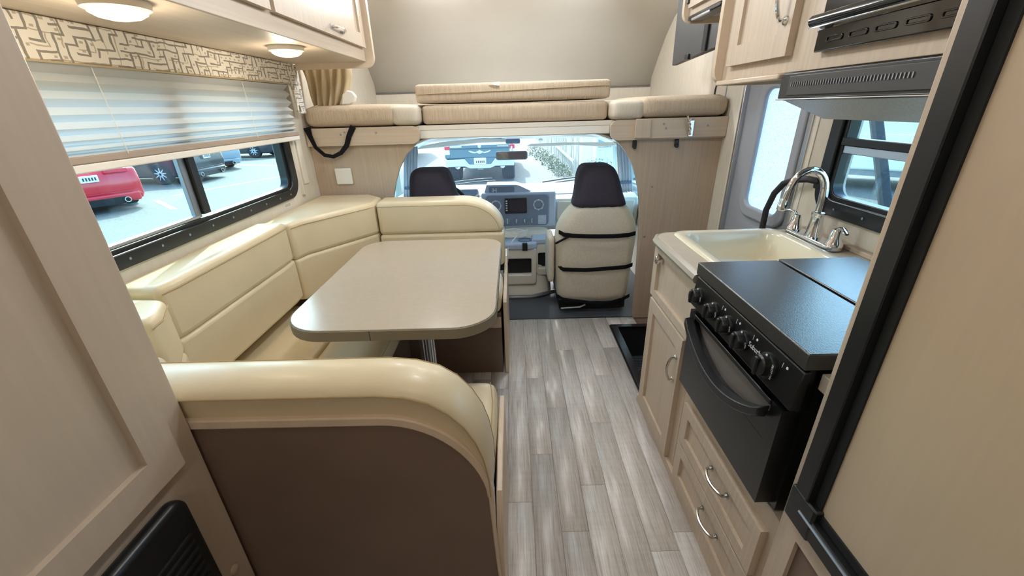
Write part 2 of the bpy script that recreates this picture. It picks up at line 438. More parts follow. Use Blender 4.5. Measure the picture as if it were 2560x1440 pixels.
# floor slab with the step well left open, then planks laid on it
fl = struct(MB().box(XL-.04, .645, -2.5, 2.60, -.06, -.007).box(.645, XR+.04, -2.5, 1.79, -.06, -.007).box(.645, XR+.04, 2.49, 2.60, -.06, -.007),
            'floor', m_dark_lam, 'grey oak plank floor running down the aisle', smooth=False)
PW = 0.0985
joints = {0: [1.112], 1: [1.9, 1.35, 0.62], 2: [1.648, .99], 3: [2.183, 1.184], 4: [1.536, .80], 5: [1.914, .913], 6: [2.2, .98]}
pm = {}
def plank(x0, x1, y0, y1):
    key = (round(x1-x0, 4), round(y1-y0, 3))
    if key not in pm:
        o = MB().box(0, key[0], 0, key[1], -.006, 0).build('plank', m_plank, fl, bevel=0.0008, seg=1, local=True, smooth=False)
        pm[key] = o
    else:
        o = clone(pm[key], fl)
    o.location = (x0, y0, 0)
for k in range(-12, 7):
    x0 = -.055+PW*k; x1 = x0+PW
    js = joints.get(k)
    if js is None:
        js = []; y = random.uniform(2.0, 2.5)
        while y > -.2: js.append(round(y, 2)); y -= random.uniform(.5, .62)
    js = sorted(set(js))
    if k in joints:
        y = js[0]-.56
        while y > -.2: js.append(round(y, 2)); y -= .56
        js = sorted(js)
    ys = [-0.4]+js+[2.60]
    for a, bb in zip(ys, ys[1:]):
        if bb-a > .03: plank(x0+.0004, x1-.0004, a+.0004, bb-.0004)
plank(.636, .732, 2.492, 2.60); plank(.733, .83, 2.492, 2.60)
# rear part of the floor outside the picture
struct(MB().box(XL, XR, -2.5, -.41, -.007, -.001), 'floor_rear', m_plank, 'plain oak vinyl floor at the rear of the coach', smooth=False)

# left wall with the dinette window opening
wo = rrect(-2.5, 2.62, -.0, ZC, 1e-5); wi = rrect(.76, 2.28, 1.025, 1.50, .06)
wl_ = struct(MB().ring(wo, wi, 'x', XL-.05, XL), 'wall_left', m_wall, 'cream wall behind the dinette', ang=20)
# overcab side walls share one curved nose profile
NOSE = [(3.10, 2.12), (3.30, 2.105), (3.50, 2.06), (3.667, 1.994), (3.807, 1.896), (3.952, 1.757), (4.085, 1.615), (4.10, 1.535), (4.10, 1.25)]
side = [(2.62, 1.25), (2.62, 2.12)]+NOSE
struct(MB().prism(side, 'x', XL-.05, XL), 'wall_left_bunk', m_wall, 'pale side wall of the bunk beside the curtain', ang=20)
struct(MB().prism(side, 'x', XR, XR+.05), 'wall_right_bunk', m_wall, 'pale side wall of the bunk behind the television', ang=20)
# front cap: padded slope and the low wall below the seam
secs = [[(x, y, z) for (y, z) in NOSE[:8]] for x in (XL, XR)]
struct(MB().loft(secs, cap=False, closed=False), 'wall_front', m_ceil, 'padded grey slope closing the bunk above the cab', solid=.03, ang=60)
struct(MB().box(XL, XR, 4.085, 4.12, 1.25, 1.532), 'wall_front_low', m_wall, 'low pale wall under the padded slope', smooth=False)
# seam beadings along the slope
trs = MB().tube([(XR-.004, y-.006, z) for y, z in NOSE[1:8]], .005, 6)
struct(trs, 'trim_1', m_steel, 'dark beading where the slope meets the right side wall')
struct(MB().tube([(XL+.004, y-.006, z) for y, z in NOSE[1:8]], .005, 6), 'trim_2', m_steel, 'dark beading where the slope meets the left side wall')
struct(MB().tube([(XL, 4.082, 1.534), (XR, 4.082, 1.534)], .005, 6), 'trim_3', m_steel, 'dark beading under the padded slope')
struct(MB().box(XL-.05, XR+.05, -2.5, 3.12, ZC, ZC+.05), 'ceiling', m_ceil, 'soft grey coach ceiling', smooth=False)
struct(MB().tube([(XL, 3.40, 2.078), (XR, 3.40, 2.078)], .006, 6), 'trim_4', m_offwhite, 'pale strip across the top of the padded slope')
# rear wall
struct(MB().box(XL-.05, XR+.05, -2.55, -2.5, -.06, ZC), 'wall_back', m_wall, 'cream wall at the rear of the coach', smooth=False)

# right wall: entry door opening and kitchen window opening
struct(MB().ring(rrect(1.77, 2.62, -.30, ZC, 1e-5), rrect(1.845, 2.41, -.25, 1.88, .05), 'x', XR, XR+.05), 'wall_right', m_wall, 'cream wall around the entry door', ang=20)
struct(MB().ring(rrect(-2.5, 1.77, -.0, ZC, 1e-5), rrect(.86, 1.625, 1.04, 1.50, .06), 'x', XR, XR+.05), 'wall_right_kitchen', m_wall, 'cream wall behind the sink', ang=20)

# partitions either side of the cab opening
lp = [(XL, 0), (-.78, 0), (-.79, .45), (-.775, .80), (-.757, .903), (-.732, .989), (-.696, 1.073), (-.641, 1.154), (-.581, 1.205), (-.56, 1.225), (-.56, 1.31), (XL, 1.31)]
struct(MB().prism(lp, 'y', 2.60, 2.62), 'wall_partition_left', m_partition, 'wood partition with a curved edge behind the dinette', bevel=.003, seg=2)
rp = [(XR, 0), (XR, 1.31), (.59, 1.31), (.585, 1.225), (.595, 1.212), (.64, 1.177), (.675, 1.14), (.705, 1.095), (.733, 1.045), (.755, .986), (.778, .91), (.792, .837), (.806, .73), (.812, .627), (.821, .344), (.827, 0)]
struct(MB().prism(rp, 'y', 2.58, 2.62), 'wall_partition_right', m_partition, 'wood partition with a curved edge beside the entry door', bevel=.003, seg=2)
# bunk deck
struct(MB().box(XL, XR, 2.62, 4.10, 1.285, 1.31), 'floor_bunk', m_offwhite, 'pale underside and deck of the overcab bunk', smooth=False)

# ---- window_1: black framed slider by the dinette
w1 = thing('window_1', 'wide black framed sliding window beside the dinette', None, (XL, 1.5, .97), kind='structure')
MB().ring(rrect(.70, 2.345, .972, 1.55, .10, 8), rrect(.752, 2.285, 1.02, 1.505, .065, 8), 'x', XL-.004, XL+.014).build('frame', m_blackframe, w1, bevel=.004)
MB().ring(rrect(.748, 2.289, 1.018, 1.507, .068, 8), rrect(.765, 2.262, 1.034, 1.49, .05, 8), 'x', XL-.04, XL+.002).build('inner_frame', m_black, w1, bevel=.003)
MB().box(XL-.034, XL-.03, 1.575, 2.27, 1.03, 1.495).build('pane', m_glass, w1, smooth=False)
MB().box(XL-.022, XL-.018, .76, 1.585, 1.045, 1.495).build('pane', m_glass, w1, smooth=False)
MB().box(XL-.03, XL+.006, 1.588, 1.628, 1.045, 1.495).build('mullion', m_black, w1, bevel=.004)
MB().box(XL-.024, XL-.006, 1.556, 1.588, 1.036, 1.495).build('slider_stile', m_steel, w1, bevel=.003)
MB().box(XL-.026, XL-.004, .77, 1.575, 1.034, 1.046).build('slider_rail', m_alu, w1, bevel=.002)
sc0 = None
for y in [.82, .95, 1.08, 1.21, 1.34, 1.47, 1.60, 1.73, 1.86, 1.99, 2.12, 2.23]:
    if sc0 is None:
        sc0 = MB().lathe([(.005, 0), (.0045, .002), (.001, .003)], (0, 0, 0), (1, 0, 0), 8).build('screw', m_steel, w1, local=True)
        s_ = sc0
    else: s_ = clone(sc0, w1)
    s_.location = (.0135, y-1.5, .997-.97)

# ---- window_2: kitchen slider
w2 = thing('window_2', 'black framed kitchen window behind the faucet', None, (XR, 1.25, .97), kind='structure')
MB().ring(rrect(.79, 1.695, .975, 1.55, .10, 8), rrect(.85, 1.638, 1.035, 1.505, .06, 8), 'x', XR-.016, XR+.004).build('frame', m_blackframe, w2, bevel=.005)
MB().ring(rrect(.848, 1.64, 1.033, 1.507, .062, 8), rrect(.865, 1.62, 1.05, 1.49, .045, 8), 'x', XR-.004, XR+.04).build('inner_frame', m_black, w2, bevel=.003)
MB().box(XR-.012, XR+.02, .86, 1.625, 1.234, 1.262).build('meeting_rail', m_black, w2, bevel=.003)
MB().box(XR+.0, XR+.022, .86, 1.622, 1.206, 1.234).build('sash_rail', m_alu, w2, bevel=.002)
MB().box(XR+.024, XR+.028, .86, 1.63, 1.25, 1.50).build('pane', m_glass, w2, smooth=False)
MB().box(XR+.012, XR+.016, .86, 1.63, 1.04, 1.21).build('pane', m_glass, w2, smooth=False)
for i, y in enumerate((1.0, 1.14, 1.28, 1.42, 1.56)):
    s_ = clone(sc0, w2); s_.location = (-.0165, y-1.25, 1.005-.97); s_.rotation_euler = (0, 0, math.pi)

# ---- door_1: grey entry door with frosted window
d1 = thing('door_1', 'grey entry door with a tall frosted window', None, (XR, 2.13, -.25), kind='structure')
MB().ring(rrect(1.85, 2.405, -.24, 1.875, .04), rrect(1.90, 2.24, .86, 1.47, .05), 'x', XR+.018, XR+.045).build('slab', m_doorgrey, d1, bevel=.003)
MB().ring(rrect(1.868, 2.272, .825, 1.505, .09, 8), rrect(1.925, 2.215, .885, 1.445, .05, 8), 'x', XR-.004, XR+.022).build('window_gasket', m_doorgrey, d1, bevel=.012, seg=4)
MB().box(XR+.022, XR+.028, 1.91, 2.23, .87, 1.46).build('frosted_pane', m_frost, d1, smooth=False)
MB().box(XR-.006, XR+.02, 2.405, 2.425, -.25, 1.885).build('jamb', m_alu, d1, bevel=.002)
MB().box(XR-.004, XR+.02, 2.432, 2.446, -.05, 1.90).build('jamb', m_offwhite, d1, bevel=.002)
MB().box(XR-.006, XR+.02, 1.822, 1.85, -.25, 1.885).build('jamb', m_alu, d1, bevel=.002)
MB().box(XR-.004, XR+.016, 1.785, 1.806, -.05, 1.90).build('jamb', m_offwhite, d1, bevel=.002)
MB().box(XR-.008, XR+.004, 2.05, 2.10, 1.455, 1.475).build('latch', m_black, d1, bevel=.003)

# ---- step well
stp = thing('entry_step', 'black recessed entry step with a ribbed mat beside the door', 'step', (.645, 1.79, -.25))
MB().box(.645, .69, 1.79, 2.49, -.007, .004).box(.69, XR, 2.455, 2.49, -.007, .004).build('edging', m_blackframe, stp, bevel=.002)
MB().box(.64, .66, 1.78, 2.49, -.26, -.007).box(.66, XR, 2.475, 2.495, -.26, -.007).box(.66, XR, 1.78, 1.80, -.26, -.007).build('riser', m_blackmat, stp, smooth=False)
MB().box(.64, XR+.04, 1.78, 2.495, -.27, -.25).build('tread', m_blackmat, stp, smooth=False)
for i in range(34):
    y = 1.81+i*.0195
    r_ = MB().box(.67, XR, y, y+.010, -.25, -.243).build('mat_rib', m_rubber, stp, smooth=False) if i == 0 else clone(rib0, stp, (0, i*.0195, 0))
    if i == 0: rib0 = r_

# ---- cab shell
struct(MB().box(-1.1, 1.1, 2.60, 4.3, -.06, -.012), 'floor_cab', m_rubber, 'black rubber floor of the driving cab', smooth=False)
struct(MB().box(-.06, .83, 2.594, 2.606, -.012, .003), 'trim_5', m_blackframe, 'dark threshold strip between plank floor and cab', bevel=.002)
# headliner sloping to the windshield header
hl = []
for t in [i/12 for i in range(13)]:
    y = 2.64+t*1.36; z = 1.262-.01*t-.112*t*t
    row = []
    for k in range(17):
        a = -1+2*k/16; x = a*(.60+.45*min(1, t*2.2)); zz = z-.16*max(0, abs(a)-.62)**1.6/(.38**1.6)*(.35+.65*t)
        row.append((x, y, zz))
    hl.append(row)
struct(MB().loft(hl, cap=False, closed=False), 'ceiling_cab', m_offwhite, 'pale fabric headliner above the windshield', solid=.01, ang=80)
struct(MB().box(-.565, .585, 2.622, 2.645, 1.235, 1.287), 'trim_6', m_white, 'white header strip under the bunk cushions', bevel=.006)
for s_, sd_ in ((-1, 'left'), (1, 'right')):
    xw = s_*1.10
    rg = MB().ring(rrect(2.62, 4.25, -.05, 1.28, 1e-5), rrect(2.95, 3.95, .62, 1.14, [.30, .08, .05, .05]), 'x', xw-.03, xw+.03)
    struct(rg, 'wall_cab_'+sd_, m_dashlt, 'pale inner face of the cab door on the '+('driver' if s_ < 0 else 'passenger')+' side', ang=30)
    wv = thing('window_%d' % (3 if s_ < 0 else 4), 'side window of the cab door on the '+('driver' if s_ < 0 else 'passenger')+' side', None, (xw, 3.4, .6), kind='structure')
    MB().box(xw-.004, xw+.004, 2.93, 3.97, .60, 1.16).build('pane', m_glassdk, wv, smooth=False)
    struct(MB().tube([(s_*1.06, 4.38, .60), (s_*1.02, 4.20, .80), (s_*.97, 4.05, .98), (s_*.93, 3.95, 1.12)], .035, 8), 'trim_%d' % (7 if s_ < 0 else 8), m_dashlt, 'windshield pillar on the '+('driver' if s_ < 0 else 'passenger')+' side')
# windshield
w6 = thing('window_5', 'wide windshield above the dashboard', None, (0, 4.3, .6), kind='structure')
ws = [[(x*(1.04-.10*t), 4.38-.43*t-.10*(x*x), .60+.555*t) for x in [i/8 for i in range(-8, 9)]] for t in (0, .5, 1)]
MB().loft(ws, cap=False, closed=False).build('pane', m_glassdk, w6, ang=80)
MB().tube([(x*.95, 3.945-.10*x*x, 1.148) for x in [i/8 for i in range(-8, 9)]], .02, 6).build('header_rail', m_offwhite, w6)
# ================================================================== generic builders
def pull(parent, p0, p1, out, r=.0045, depth=.028, mat=None, name='handle'):
    """arched metal pull from p0 to p1 bowing along the vector out"""
    a = Vector(p0); c = Vector(p1); o = Vector(out); pts = [a]
    for i in range(9):
        t = i/8; w = math.sin(math.pi*(0.12+0.76*t))**.6
        pts.append(a.lerp(c, t)*1.0+o*depth*w)
    pts.append(c)
    mb = MB().tube(pts, r, 8)
    for q in (a, c): mb.lathe([(r*2.0, -.001), (r*2.0, .004), (r*1.2, .008)], q, out, 10)
    return mb.build(name, mat or m_nickel, parent)

def shaker(root, name, face, sgn, u0, u1, v0, v1, th=.02, st=.055, rec=.010, mat=None, mp=None):
    """framed door on a plane x=face, thickness towards sgn*x; returns the door part (frame) with its recessed panel as a sub-part"""
    f1 = face+sgn*th
    d = MB().ring(rrect(u0, u1, v0, v1, 1e-5, 1), rrect(u0+st, u1-st, v0+st, v1-st, 1e-5, 1), 'x', min(face, f1), max(face, f1)).build(name, mat or m_wood, root, bevel=.003, seg=2)
    p1 = face+sgn*(th-rec)
    MB().box(min(face, p1), max(face, p1), u0+st-.004, u1-st+.004, v0+st-.004, v1-st+.004).build('panel', mp or mat or m_wood, d, smooth=False)
    return d

# ================================================================== WARDROBE (left foreground)
wd = thing('wardrobe', 'tall taupe wood wardrobe filling the left foreground', 'wardrobe', (-.97, 0, 0))
MB().box(XL, -.715, -.9, .690, 0, ZC).build('body', m_woodgrey, wd, bevel=.003)
dr = shaker(wd, 'door', -.715, 1, -.05, .630, .741, 1.95, th=.02, st=.066, rec=.013, mat=m_woodgrey)
MB().lathe([(.012, 0), (.011, .004), (.004, .006)], (-.715, .644, .372), (1, 0, 0), 14).build('screw_cap', m_edge, wd)
vt = thing('vent_cover', 'black plastic furnace vent cover low on the wardrobe', 'vent', (-.72, .40, .42))
MB().prism(rrect(.12, .592, .10, .70, .03), 'x', -.715, -.683).build('housing', m_black, vt, bevel=.012, seg=3)
for i in range(7):
    z = .615-.021*i
    o = MB().box(-.684, -.6785, .16, .566, z-.003, z+.003).build('slat', m_blackmat, vt, bevel=.001) if i == 0 else clone(slat0, vt, (0, 0, -.021*i))
    if i == 0: slat0 = o

# ================================================================== OVERHEAD CABINET (left)
oc = thing('overhead_cabinet', 'long overhead cabinet above the dinette window', 'cabinet', (-1.0, 1.6, 1.64))
MB().box(XL, -.775, .705, 2.50, 1.64, ZC).build('carcass', m_woody, oc, bevel=.003)
MB().prism([(a, b) for a, b in rrect(-1.16, -.732, 1.612, ZC, [1e-5, 1e-5, 1e-5, .05])], 'y', 2.50, 2.528).build('end_panel', m_edge, oc, bevel=.004)
dA = shaker(oc, 'door', -.775, 1, .72, 1.545, 1.70, 2.10, th=.02, st=.06, mat=m_wood)
dB = shaker(oc, 'door', -.775, 1, 1.572, 2.47, 1.70, 2.10, th=.02, st=.06, mat=m_wood)
pull(dB, (-.755, 2.03, 1.73), (-.755, 2.16, 1.73), (1, 0, 0), .006, .024, m_chrome)
pull(dA, (-.755, 1.0, 1.73), (-.755, 1.13, 1.73), (1, 0, 0), .006, .024, m_chrome)

def puck(name, label, x, y, z, r, watts, mlens, group, rgb=(1.0, .86, .66), blade=.8):
    t = thing(name, label, 'lamp', (x, y, z), group=group)
    MB().lathe([(r*.98, 0), (r, -.006), (r*.97, -.016), (r*.86, -.020)], (x, y, z), (0, 0, 1), 28).build('housing', m_offwhite, t)
    MB().lathe([(r*.85, -.017), (r*.82, -.024), (r*.62, -.032), (r*.3, -.037), (.001, -.038)], (x, y, z), (0, 0, 1), 28).build('lens', mlens, t)
    ld = bpy.data.lights.new(name+'_light', 'POINT'); ld.shadow_soft_size = r*.6; ld.energy = watts; ld.color = rgb
    lo = bpy.data.objects.new(name+'_light', ld); COL.objects.link(lo); lo.parent = t; lo.location = (0, 0, -.045-r*.6)
    return t
puck('puck_lamp', 'lit round puck lamp nearest the wardrobe under the overhead cabinet', -.885, 1.10, 1.64, .066, PUCK_W, m_lens, 'lamps under the overhead cabinet')
puck('puck_lamp', 'lit round puck lamp at the curtain end of the overhead cabinet', -.885, 1.86, 1.64, .066, PUCK_W, m_lens, 'lamps under the overhead cabinet')

# ================================================================== VALANCE, SHADE
va = thing('window_valance', 'cream window valance printed with a grey maze pattern', 'valance', (-1.19, 1.6, 1.40))
poly = [(.70, 1.535), (2.40, 1.542), (2.425, 1.52), (2.432, 1.40), (2.452, 1.40), (2.452, 1.435), (2.468, 1.435), (2.468, 1.395), (2.53, 1.395), (2.53, 1.638), (.70, 1.638)]
MB().prism(poly, 'x', -1.174, -1.165).build('board', m_val, va, bevel=.003)
MB().tube([(-1.165, .70, 1.533), (-1.165, 2.40, 1.540), (-1.165, 2.424, 1.52), (-1.165, 2.43, 1.40)], .003, 6).build('piping', m_curtain, va)
ps = thing('pleated_shade', 'white pleated shade half lowered over the dinette window', 'blind', (-1.195, 1.6, 1.265))
zs = [1.60, 1.578, 1.556, 1.534, 1.512, 1.491, 1.470, 1.450, 1.430, 1.411, 1.393, 1.376, 1.360, 1.346, 1.333, 1.322, 1.313, 1.306]
prof = []
for i, z in enumerate(zs): prof.append((-1.177 if i % 2 else -1.203, z))
secs = [[(x, y, z) for x, z in prof] for y in (.72, 2.405)]
MB().loft(secs, cap=False, closed=False).build('pleats', m_shade, ps, smooth=False)
MB().box(-1.204, -1.176, .72, 2.41, 1.286, 1.306).build('bottom_rail', m_rail, ps, bevel=.003)
MB().box(-1.202, -1.178, .72, 2.415, 1.262, 1.286).build('handle_rail', m_white, ps, bevel=.004)
for y in (1.30, 2.0):
    MB().tube([(-1.177, y, 1.56), (-1.175, y+.012, 1.30)], .0012, 5).build('cord', m_white, ps)
cg = thing('cord_guide', 'clear plastic cord guide strip at the far edge of the dinette window', 'cord guide', (XL, 2.44, 1.02))
MB().box(XL, XL+.010, 2.425, 2.475, 1.02, 1.26).build('strip', m_offwhite, cg, bevel=.002)
MB().tube([(XL+.012, 2.38, 1.26), (XL+.012, 2.385, .97)], .0012, 5).build('cord', m_white, cg)
MB().lathe([(.006, 0), (.006, .012), (.003, .014)], (XL, 2.385, .962), (1, 0, 0), 10).build('anchor', m_nickel, cg)
stk = thing('warning_sticker', 'tiny printed sticker under the corner of the dinette window', 'sticker', (XL, 2.19, .93))
MB().box(XL, XL+.0006, 2.16, 2.235, .935, .958).build('paper', m_offwhite, stk, smooth=False)
for z in (.951, .946, .941): MB().box(XL+.0006, XL+.001, 2.168, 2.227, z-.0012, z+.0012).build('print_line', m_cream_print, stk, smooth=False)

# ================================================================== DINETTE
def seam(pts, parent, r=.0016, name='seam'): return MB().tube(pts, r, 5).build(name, m_seam, parent)

# near bench: end panel facing the camera, box, aisle board
nb = thing('dinette_bench', 'near dinette bench with a dark curved end panel facing the camera', 'bench', (-.6, .95, 0))
arc = [(-.306+.228*math.sin(math.radians(t)), .514+.257*math.cos(math.radians(t))) for t in range(0, 91, 6)]
outl = [(XL+.01, 0), (XL+.01, .771)]+arc+[(-.074, .40), (-.066, .22), (-.060, 0)]
MB().prism(outl, 'y', .700, .716).build('end_panel', m_dark_lam, nb, smooth=False)
inn = [(XL+.02, .771)]+arc+[(-.074, .40), (-.066, .22), (-.060, 0)]
def offs(pts, d0):
    out_ = []
    for i, p in enumerate(pts):
        d = d0*(1-.7*min(1, max(0, (.72-p[1])/.3)))
        a = pts[max(0, i-1)]; c = pts[min(len(pts)-1, i+1)]
        tx, tz = c[0]-a[0], c[1]-a[1]; L = math.hypot(tx, tz); out_.append((p[0]-tz/L*d, p[1]+tx/L*d))
    return out_
oo = offs(inn, .024)
secs = [[(a[0], .6925, a[1]), (a[0], .728, a[1]), (c[0], .728, c[1]), (c[0], .6925, c[1])] for a, c in zip(inn, oo)]
MB().loft(secs).build('edge_trim', m_edge, nb, bevel=.004)
MB().box(XL+.01, -.085, .73, 1.16, 0, .385).build('seat_box', m_dark_lam, nb, smooth=False)
MB().prism([(.72, 0), (1.185, 0), (1.185, .455), (1.17, .465), (.90, .465), (.80, .44), (.735, .36), (.72, .25)], 'x', -.068, -.050).build('aisle_board', m_edge, nb, bevel=.003)
# near backrest cushion swept round the curved panel
nk = thing('backrest_cushion', 'cream vinyl backrest cushion rounding over the near bench end panel', 'cushion', (-.6, .78, .77), group='dinette cushions')
inner = [(-1.15, .794), (-.7, .794), (-.306, .794), (-.262, .789), (-.215, .772), (-.175, .745), (-.145, .712), (-.122, .672), (-.105, .628), (-.092, .575), (-.086, .53)]
outer = [(-1.15, .878), (-.7, .879), (-.300, .880), (-.235, .873), (-.182, .856), (-.142, .826), (-.110, .786), (-.087, .738), (-.074, .690), (-.066, .625), (-.066, .555)]
prf = [(0, .705), (.3, .699), (.60, .696), (.66, .693), (.72, .695), (.86, .712), (.96, .738), (1.0, .765), (.965, .793), (.88, .812), (.72, .824), (.4, .831), (-.6, .834), (-1.6, .830), (-1.6, .72), (0, .718)]
secs = [[(i_[0]+(o_[0]-i_[0])*(s if s > 0 else s*.25), y, i_[1]+(o_[1]-i_[1])*(s if s > 0 else s*.25)) for s, y in prf] for i_, o_ in zip(inner, outer)]
MB().loft(secs).build('cover', m_leather, nk, ang=50)
seam([(i_[0]+(o_[0]-i_[0])*.67, .6925, i_[1]+(o_[1]-i_[1])*.67) for i_, o_ in zip(inner, outer)], nk)
seam([(i_[0]+(o_[0]-i_[0])*.90, .809, i_[1]+(o_[1]-i_[1])*.90) for i_, o_ in zip(inner, outer)], nk)
# seats
def seat(label, box, r=.035, bul=.008, seams=()):
    t = thing('seat_cushion', label, 'cushion', ((box[0]+box[1])/2, (box[2]+box[3])/2, box[4]), group='dinette cushions')
    MB().cushion(*box, r=r, bulge=bul).build('cover', m_leather, t)
    for s_ in seams: seam(s_, t)
    return t
seat('cream seat cushion of the near bench, its corner showing past the backrest', (-1.18, -.078, .84, 1.215, .388, .505), seams=[[(-.10, 1.205, .498), (-.088, 1.10, .498), (-.086, .9, .498)]])
seat('warm cream seat cushion against the window wall under the side backrest', (-1.20, -.834, 1.225, 1.925, .380, .482), r=.02, bul=.003)
seat('pale infill seat cushion under the table beside its leg', (-.826, -.56, 1.225, 1.925, .380, .482), r=.02, bul=.003, seams=[[(-.562, 1.25, .47), (-.562, 1.91, .47)]])
seat('cream seat cushion of the far bench behind the table', (-1.02, -.082, 1.938, 2.30, .388, .505), seams=[[(-.088, 1.95, .47), (-.086, 2.28, .47)]])
lc = thing('loose_cushion', 'thin cream cushion standing behind the far edge of the table', 'cushion', (-.30, 2.25, .50), group='dinette cushions')
MB().cushion(-.49, -.115, 2.235, 2.285, .505, .70, r=.02, bulge=.004).build('cover', m_leather, lc)
# supports: side base under the window wall cushions
sb = thing('bench_base', 'dark taupe side bench base under the window seat', 'bench', (-.9, 1.57, 0))
MB().box(XL+.01, -.60, 1.19, 1.955, 0, .37).build('box', m_dark_lam, sb, smooth=False)
# far bench
fb = thing('dinette_bench', 'far dinette bench with a dark taupe front below the table', 'bench', (-.6, 2.3, 0))
MB().box(XL+.01, -.085, 1.965, 2.59, 0, .385).build('seat_box', m_dark_lam, fb, smooth=False)
MB().prism([(1.955, 0), (2.59, 0), (2.59, .54), (2.44, .54), (2.40, .49), (2.2, .465), (1.97, .465), (1.955, .45)], 'x', -.072, -.052).build('aisle_board', m_edge, fb, bevel=.003)
MB().box(-.56, -.085, 1.95, 1.967, .30, .36).build('front_rail', m_wood, fb, bevel=.003)
# window wall backrest: two stitched panels
def stacked(label, plan, z0, zm, z1, front, dz=.0):
    t = thing('backrest_cushion', label, 'cushion', (sum(p[0] for p in plan)/len(plan), sum(p[1] for p in plan)/len(plan), z0), group='dinette cushions')
    MB().prism(plan, 'z', z0, zm).build('lower_panel', m_leather, t, bevel=.016, seg=4)
    MB().prism(plan, 'z', zm-.004, z1).build('upper_panel', m_leather, t, bevel=.022, seg=4)
    seam([(x, y, z1-.024) for x, y in front], t)
    return t
e_ = .002
stacked('long cream backrest cushion under the dinette window', [(-1.212, 1.105), (-1.062, 1.105), (-1.055, 1.16), (-1.055, 1.78), (-1.062, 1.862), (-1.212, 1.862)], .555, .755, .938, [(-1.06+e_, 1.110), (-1.053+e_, 1.16), (-1.053+e_, 1.78), (-1.06+e_, 1.857)])
stacked('short cream backrest cushion in the near corner beside the wardrobe', [(-1.212, .935), (-.96, .935), (-.97, .99), (-1.03, 1.085), (-1.212, 1.095)], .52, .735, .915, [(-.957, .94), (-.967, .99), (-1.027, 1.083)])
stacked('angled cream backrest cushion filling the far corner below the partition', [(-1.212, 1.872), (-1.058, 1.872), (-1.036, 1.955), (-.792, 2.30), (-.792, 2.47), (-.90, 2.58), (-1.212, 2.58)], .53, .745, .925, [(-1.055, 1.876), (-1.033, 1.955), (-.795, 2.296)])
# far backrest with rounded aisle end
fk = thing('backrest_cushion', 'cream far backrest cushion with a rounded aisle end in front of the driver seat', 'cushion', (-.43, 2.4, .53), group='dinette cushions')
def arcx(cx, cz, rx, rz): return [(cx+rx*math.sin(math.radians(t)), cz+rz*math.cos(math.radians(t))) for t in range(0, 91, 9)]
top = [(-.785, .733), (-.785, .925)]+arcx(-.30, .737, .238, .188)
bot = [(-.785, .53), (-.785, .736)]+[(-.062, .736), (-.062, .56), (-.075, .53)]
MB().prism(top, 'y', 2.30, 2.47).build('upper_panel', m_leather, fk, bevel=.024, seg=4)
MB().prism(bot, 'y', 2.296, 2.46).build('lower_panel', m_leather, fk, bevel=.018, seg=4)
seam([(-.78, 2.300, .900)]+[(x, 2.300, z) for x, z in arcx(-.30, .737, .213, .163)], fk)
pl = thing('scatter_pillow', 'small pale pillow slumped in the near corner of the dinette', 'pillow', (-.98, .93, .50), group='dinette cushions')
MB().cushion(-1.12, -.92, .845, .925, .515, .83, r=.035, bulge=.004).build('cover', m_bunk2, pl)

# table
tb = thing('dinette_table', 'oval cornered taupe dinette table on a ribbed metal post', 'table', (-.44, 1.67, 0))
to = rrect(-.81, -.072, 1.172, 2.172, [.11, .12, .155, .15], 9)
ti = rrect(-.806, -.076, 1.176, 2.168, [.106, .116, .151, .146], 9)
MB().prism(ti, 'z', .702, .741).build('tabletop', m_table, tb, bevel=.002)
eb = MB().ring(to, ti, 'z', .700, .738).build('edge_band', m_tedge, tb, bevel=.002)
MB().box(-.489, -.486, 1.171, 1.1725, .702, .737).build('joint_line', m_ink, eb, smooth=False)
rib = []
for k in range(64):
    a = 2*math.pi*k/64; r_ = .036 if k % 4 < 2 else .0325
    rib.append((-.43+r_*math.cos(a), 1.67+r_*math.sin(a)))
MB().prism(rib, 'z', .02, .69).build('post', m_alu, tb, ang=20)
MB().lathe([(.085, 0), (.085, .008), (.05, .018), (.042, .05), (.04, .06)], (-.43, 1.67, 0), (0, 0, 1), 24).build('floor_socket', m_alu, tb)
MB().lathe([(.04, .64), (.045, .68), (.09, .692), (.09, .702)], (-.43, 1.67, 0), (0, 0, 1), 24).build('top_socket', m_alu, tb)
# ================================================================== OVERCAB BUNK FRONT
bl = thing('bunk_ledge', 'left wooden bunk ledge with a rounded nose and a hanging strap', 'ledge', (-.9, 2.58, 1.21))
MB().prism(rrect(XL+.005, -.545, 1.213, 1.312, [.045, 1e-5, 1e-5, .05], 7), 'y', 2.565, 2.60).build('board', m_woodx, bl, bevel=.003)
for x, z in ((-.985, 1.298), (-1.01, 1.285), (-.80, 1.29)): MB().lathe([(.006, 0), (.005, .002)], (x, 2.565, z-.01), (0, -1, 0), 10).build('screw', m_steel, bl)
br_ = thing('bunk_ledge', 'right wooden bunk ledge with a rounded nose above the hooks', 'ledge', (.9, 2.57, 1.2))
MB().prism(rrect(.573, XR-.002, 1.200, 1.312, [1e-5, .045, .05, 1e-5], 7), 'y', 2.555, 2.58).build('board', m_woodx, br_, bevel=.003)
MB().box(.715, XR-.002, 2.540, 2.556, 1.207, 1.316).build('cover_board', m_woodx, br_, bevel=.003)
MB().box(.712, .802, 2.534, 2.541, 1.212, 1.314).build('cover_plate', m_wood, br_, bevel=.002)
for x, z in ((.875, 1.285), (.89, 1.262), (1.13, 1.27)): MB().lathe([(.006, 0), (.005, .002)], (x, 2.540, z), (0, -1, 0), 10).build('screw', m_steel, br_)
for x, z in ((.86, .92), (.845, .60), (1.19, .62)):
    MB().lathe([(.007, 0), (.006, .002)], (x, 2.58, z), (0, -1, 0), 10).build('screw', m_nickel, br_)
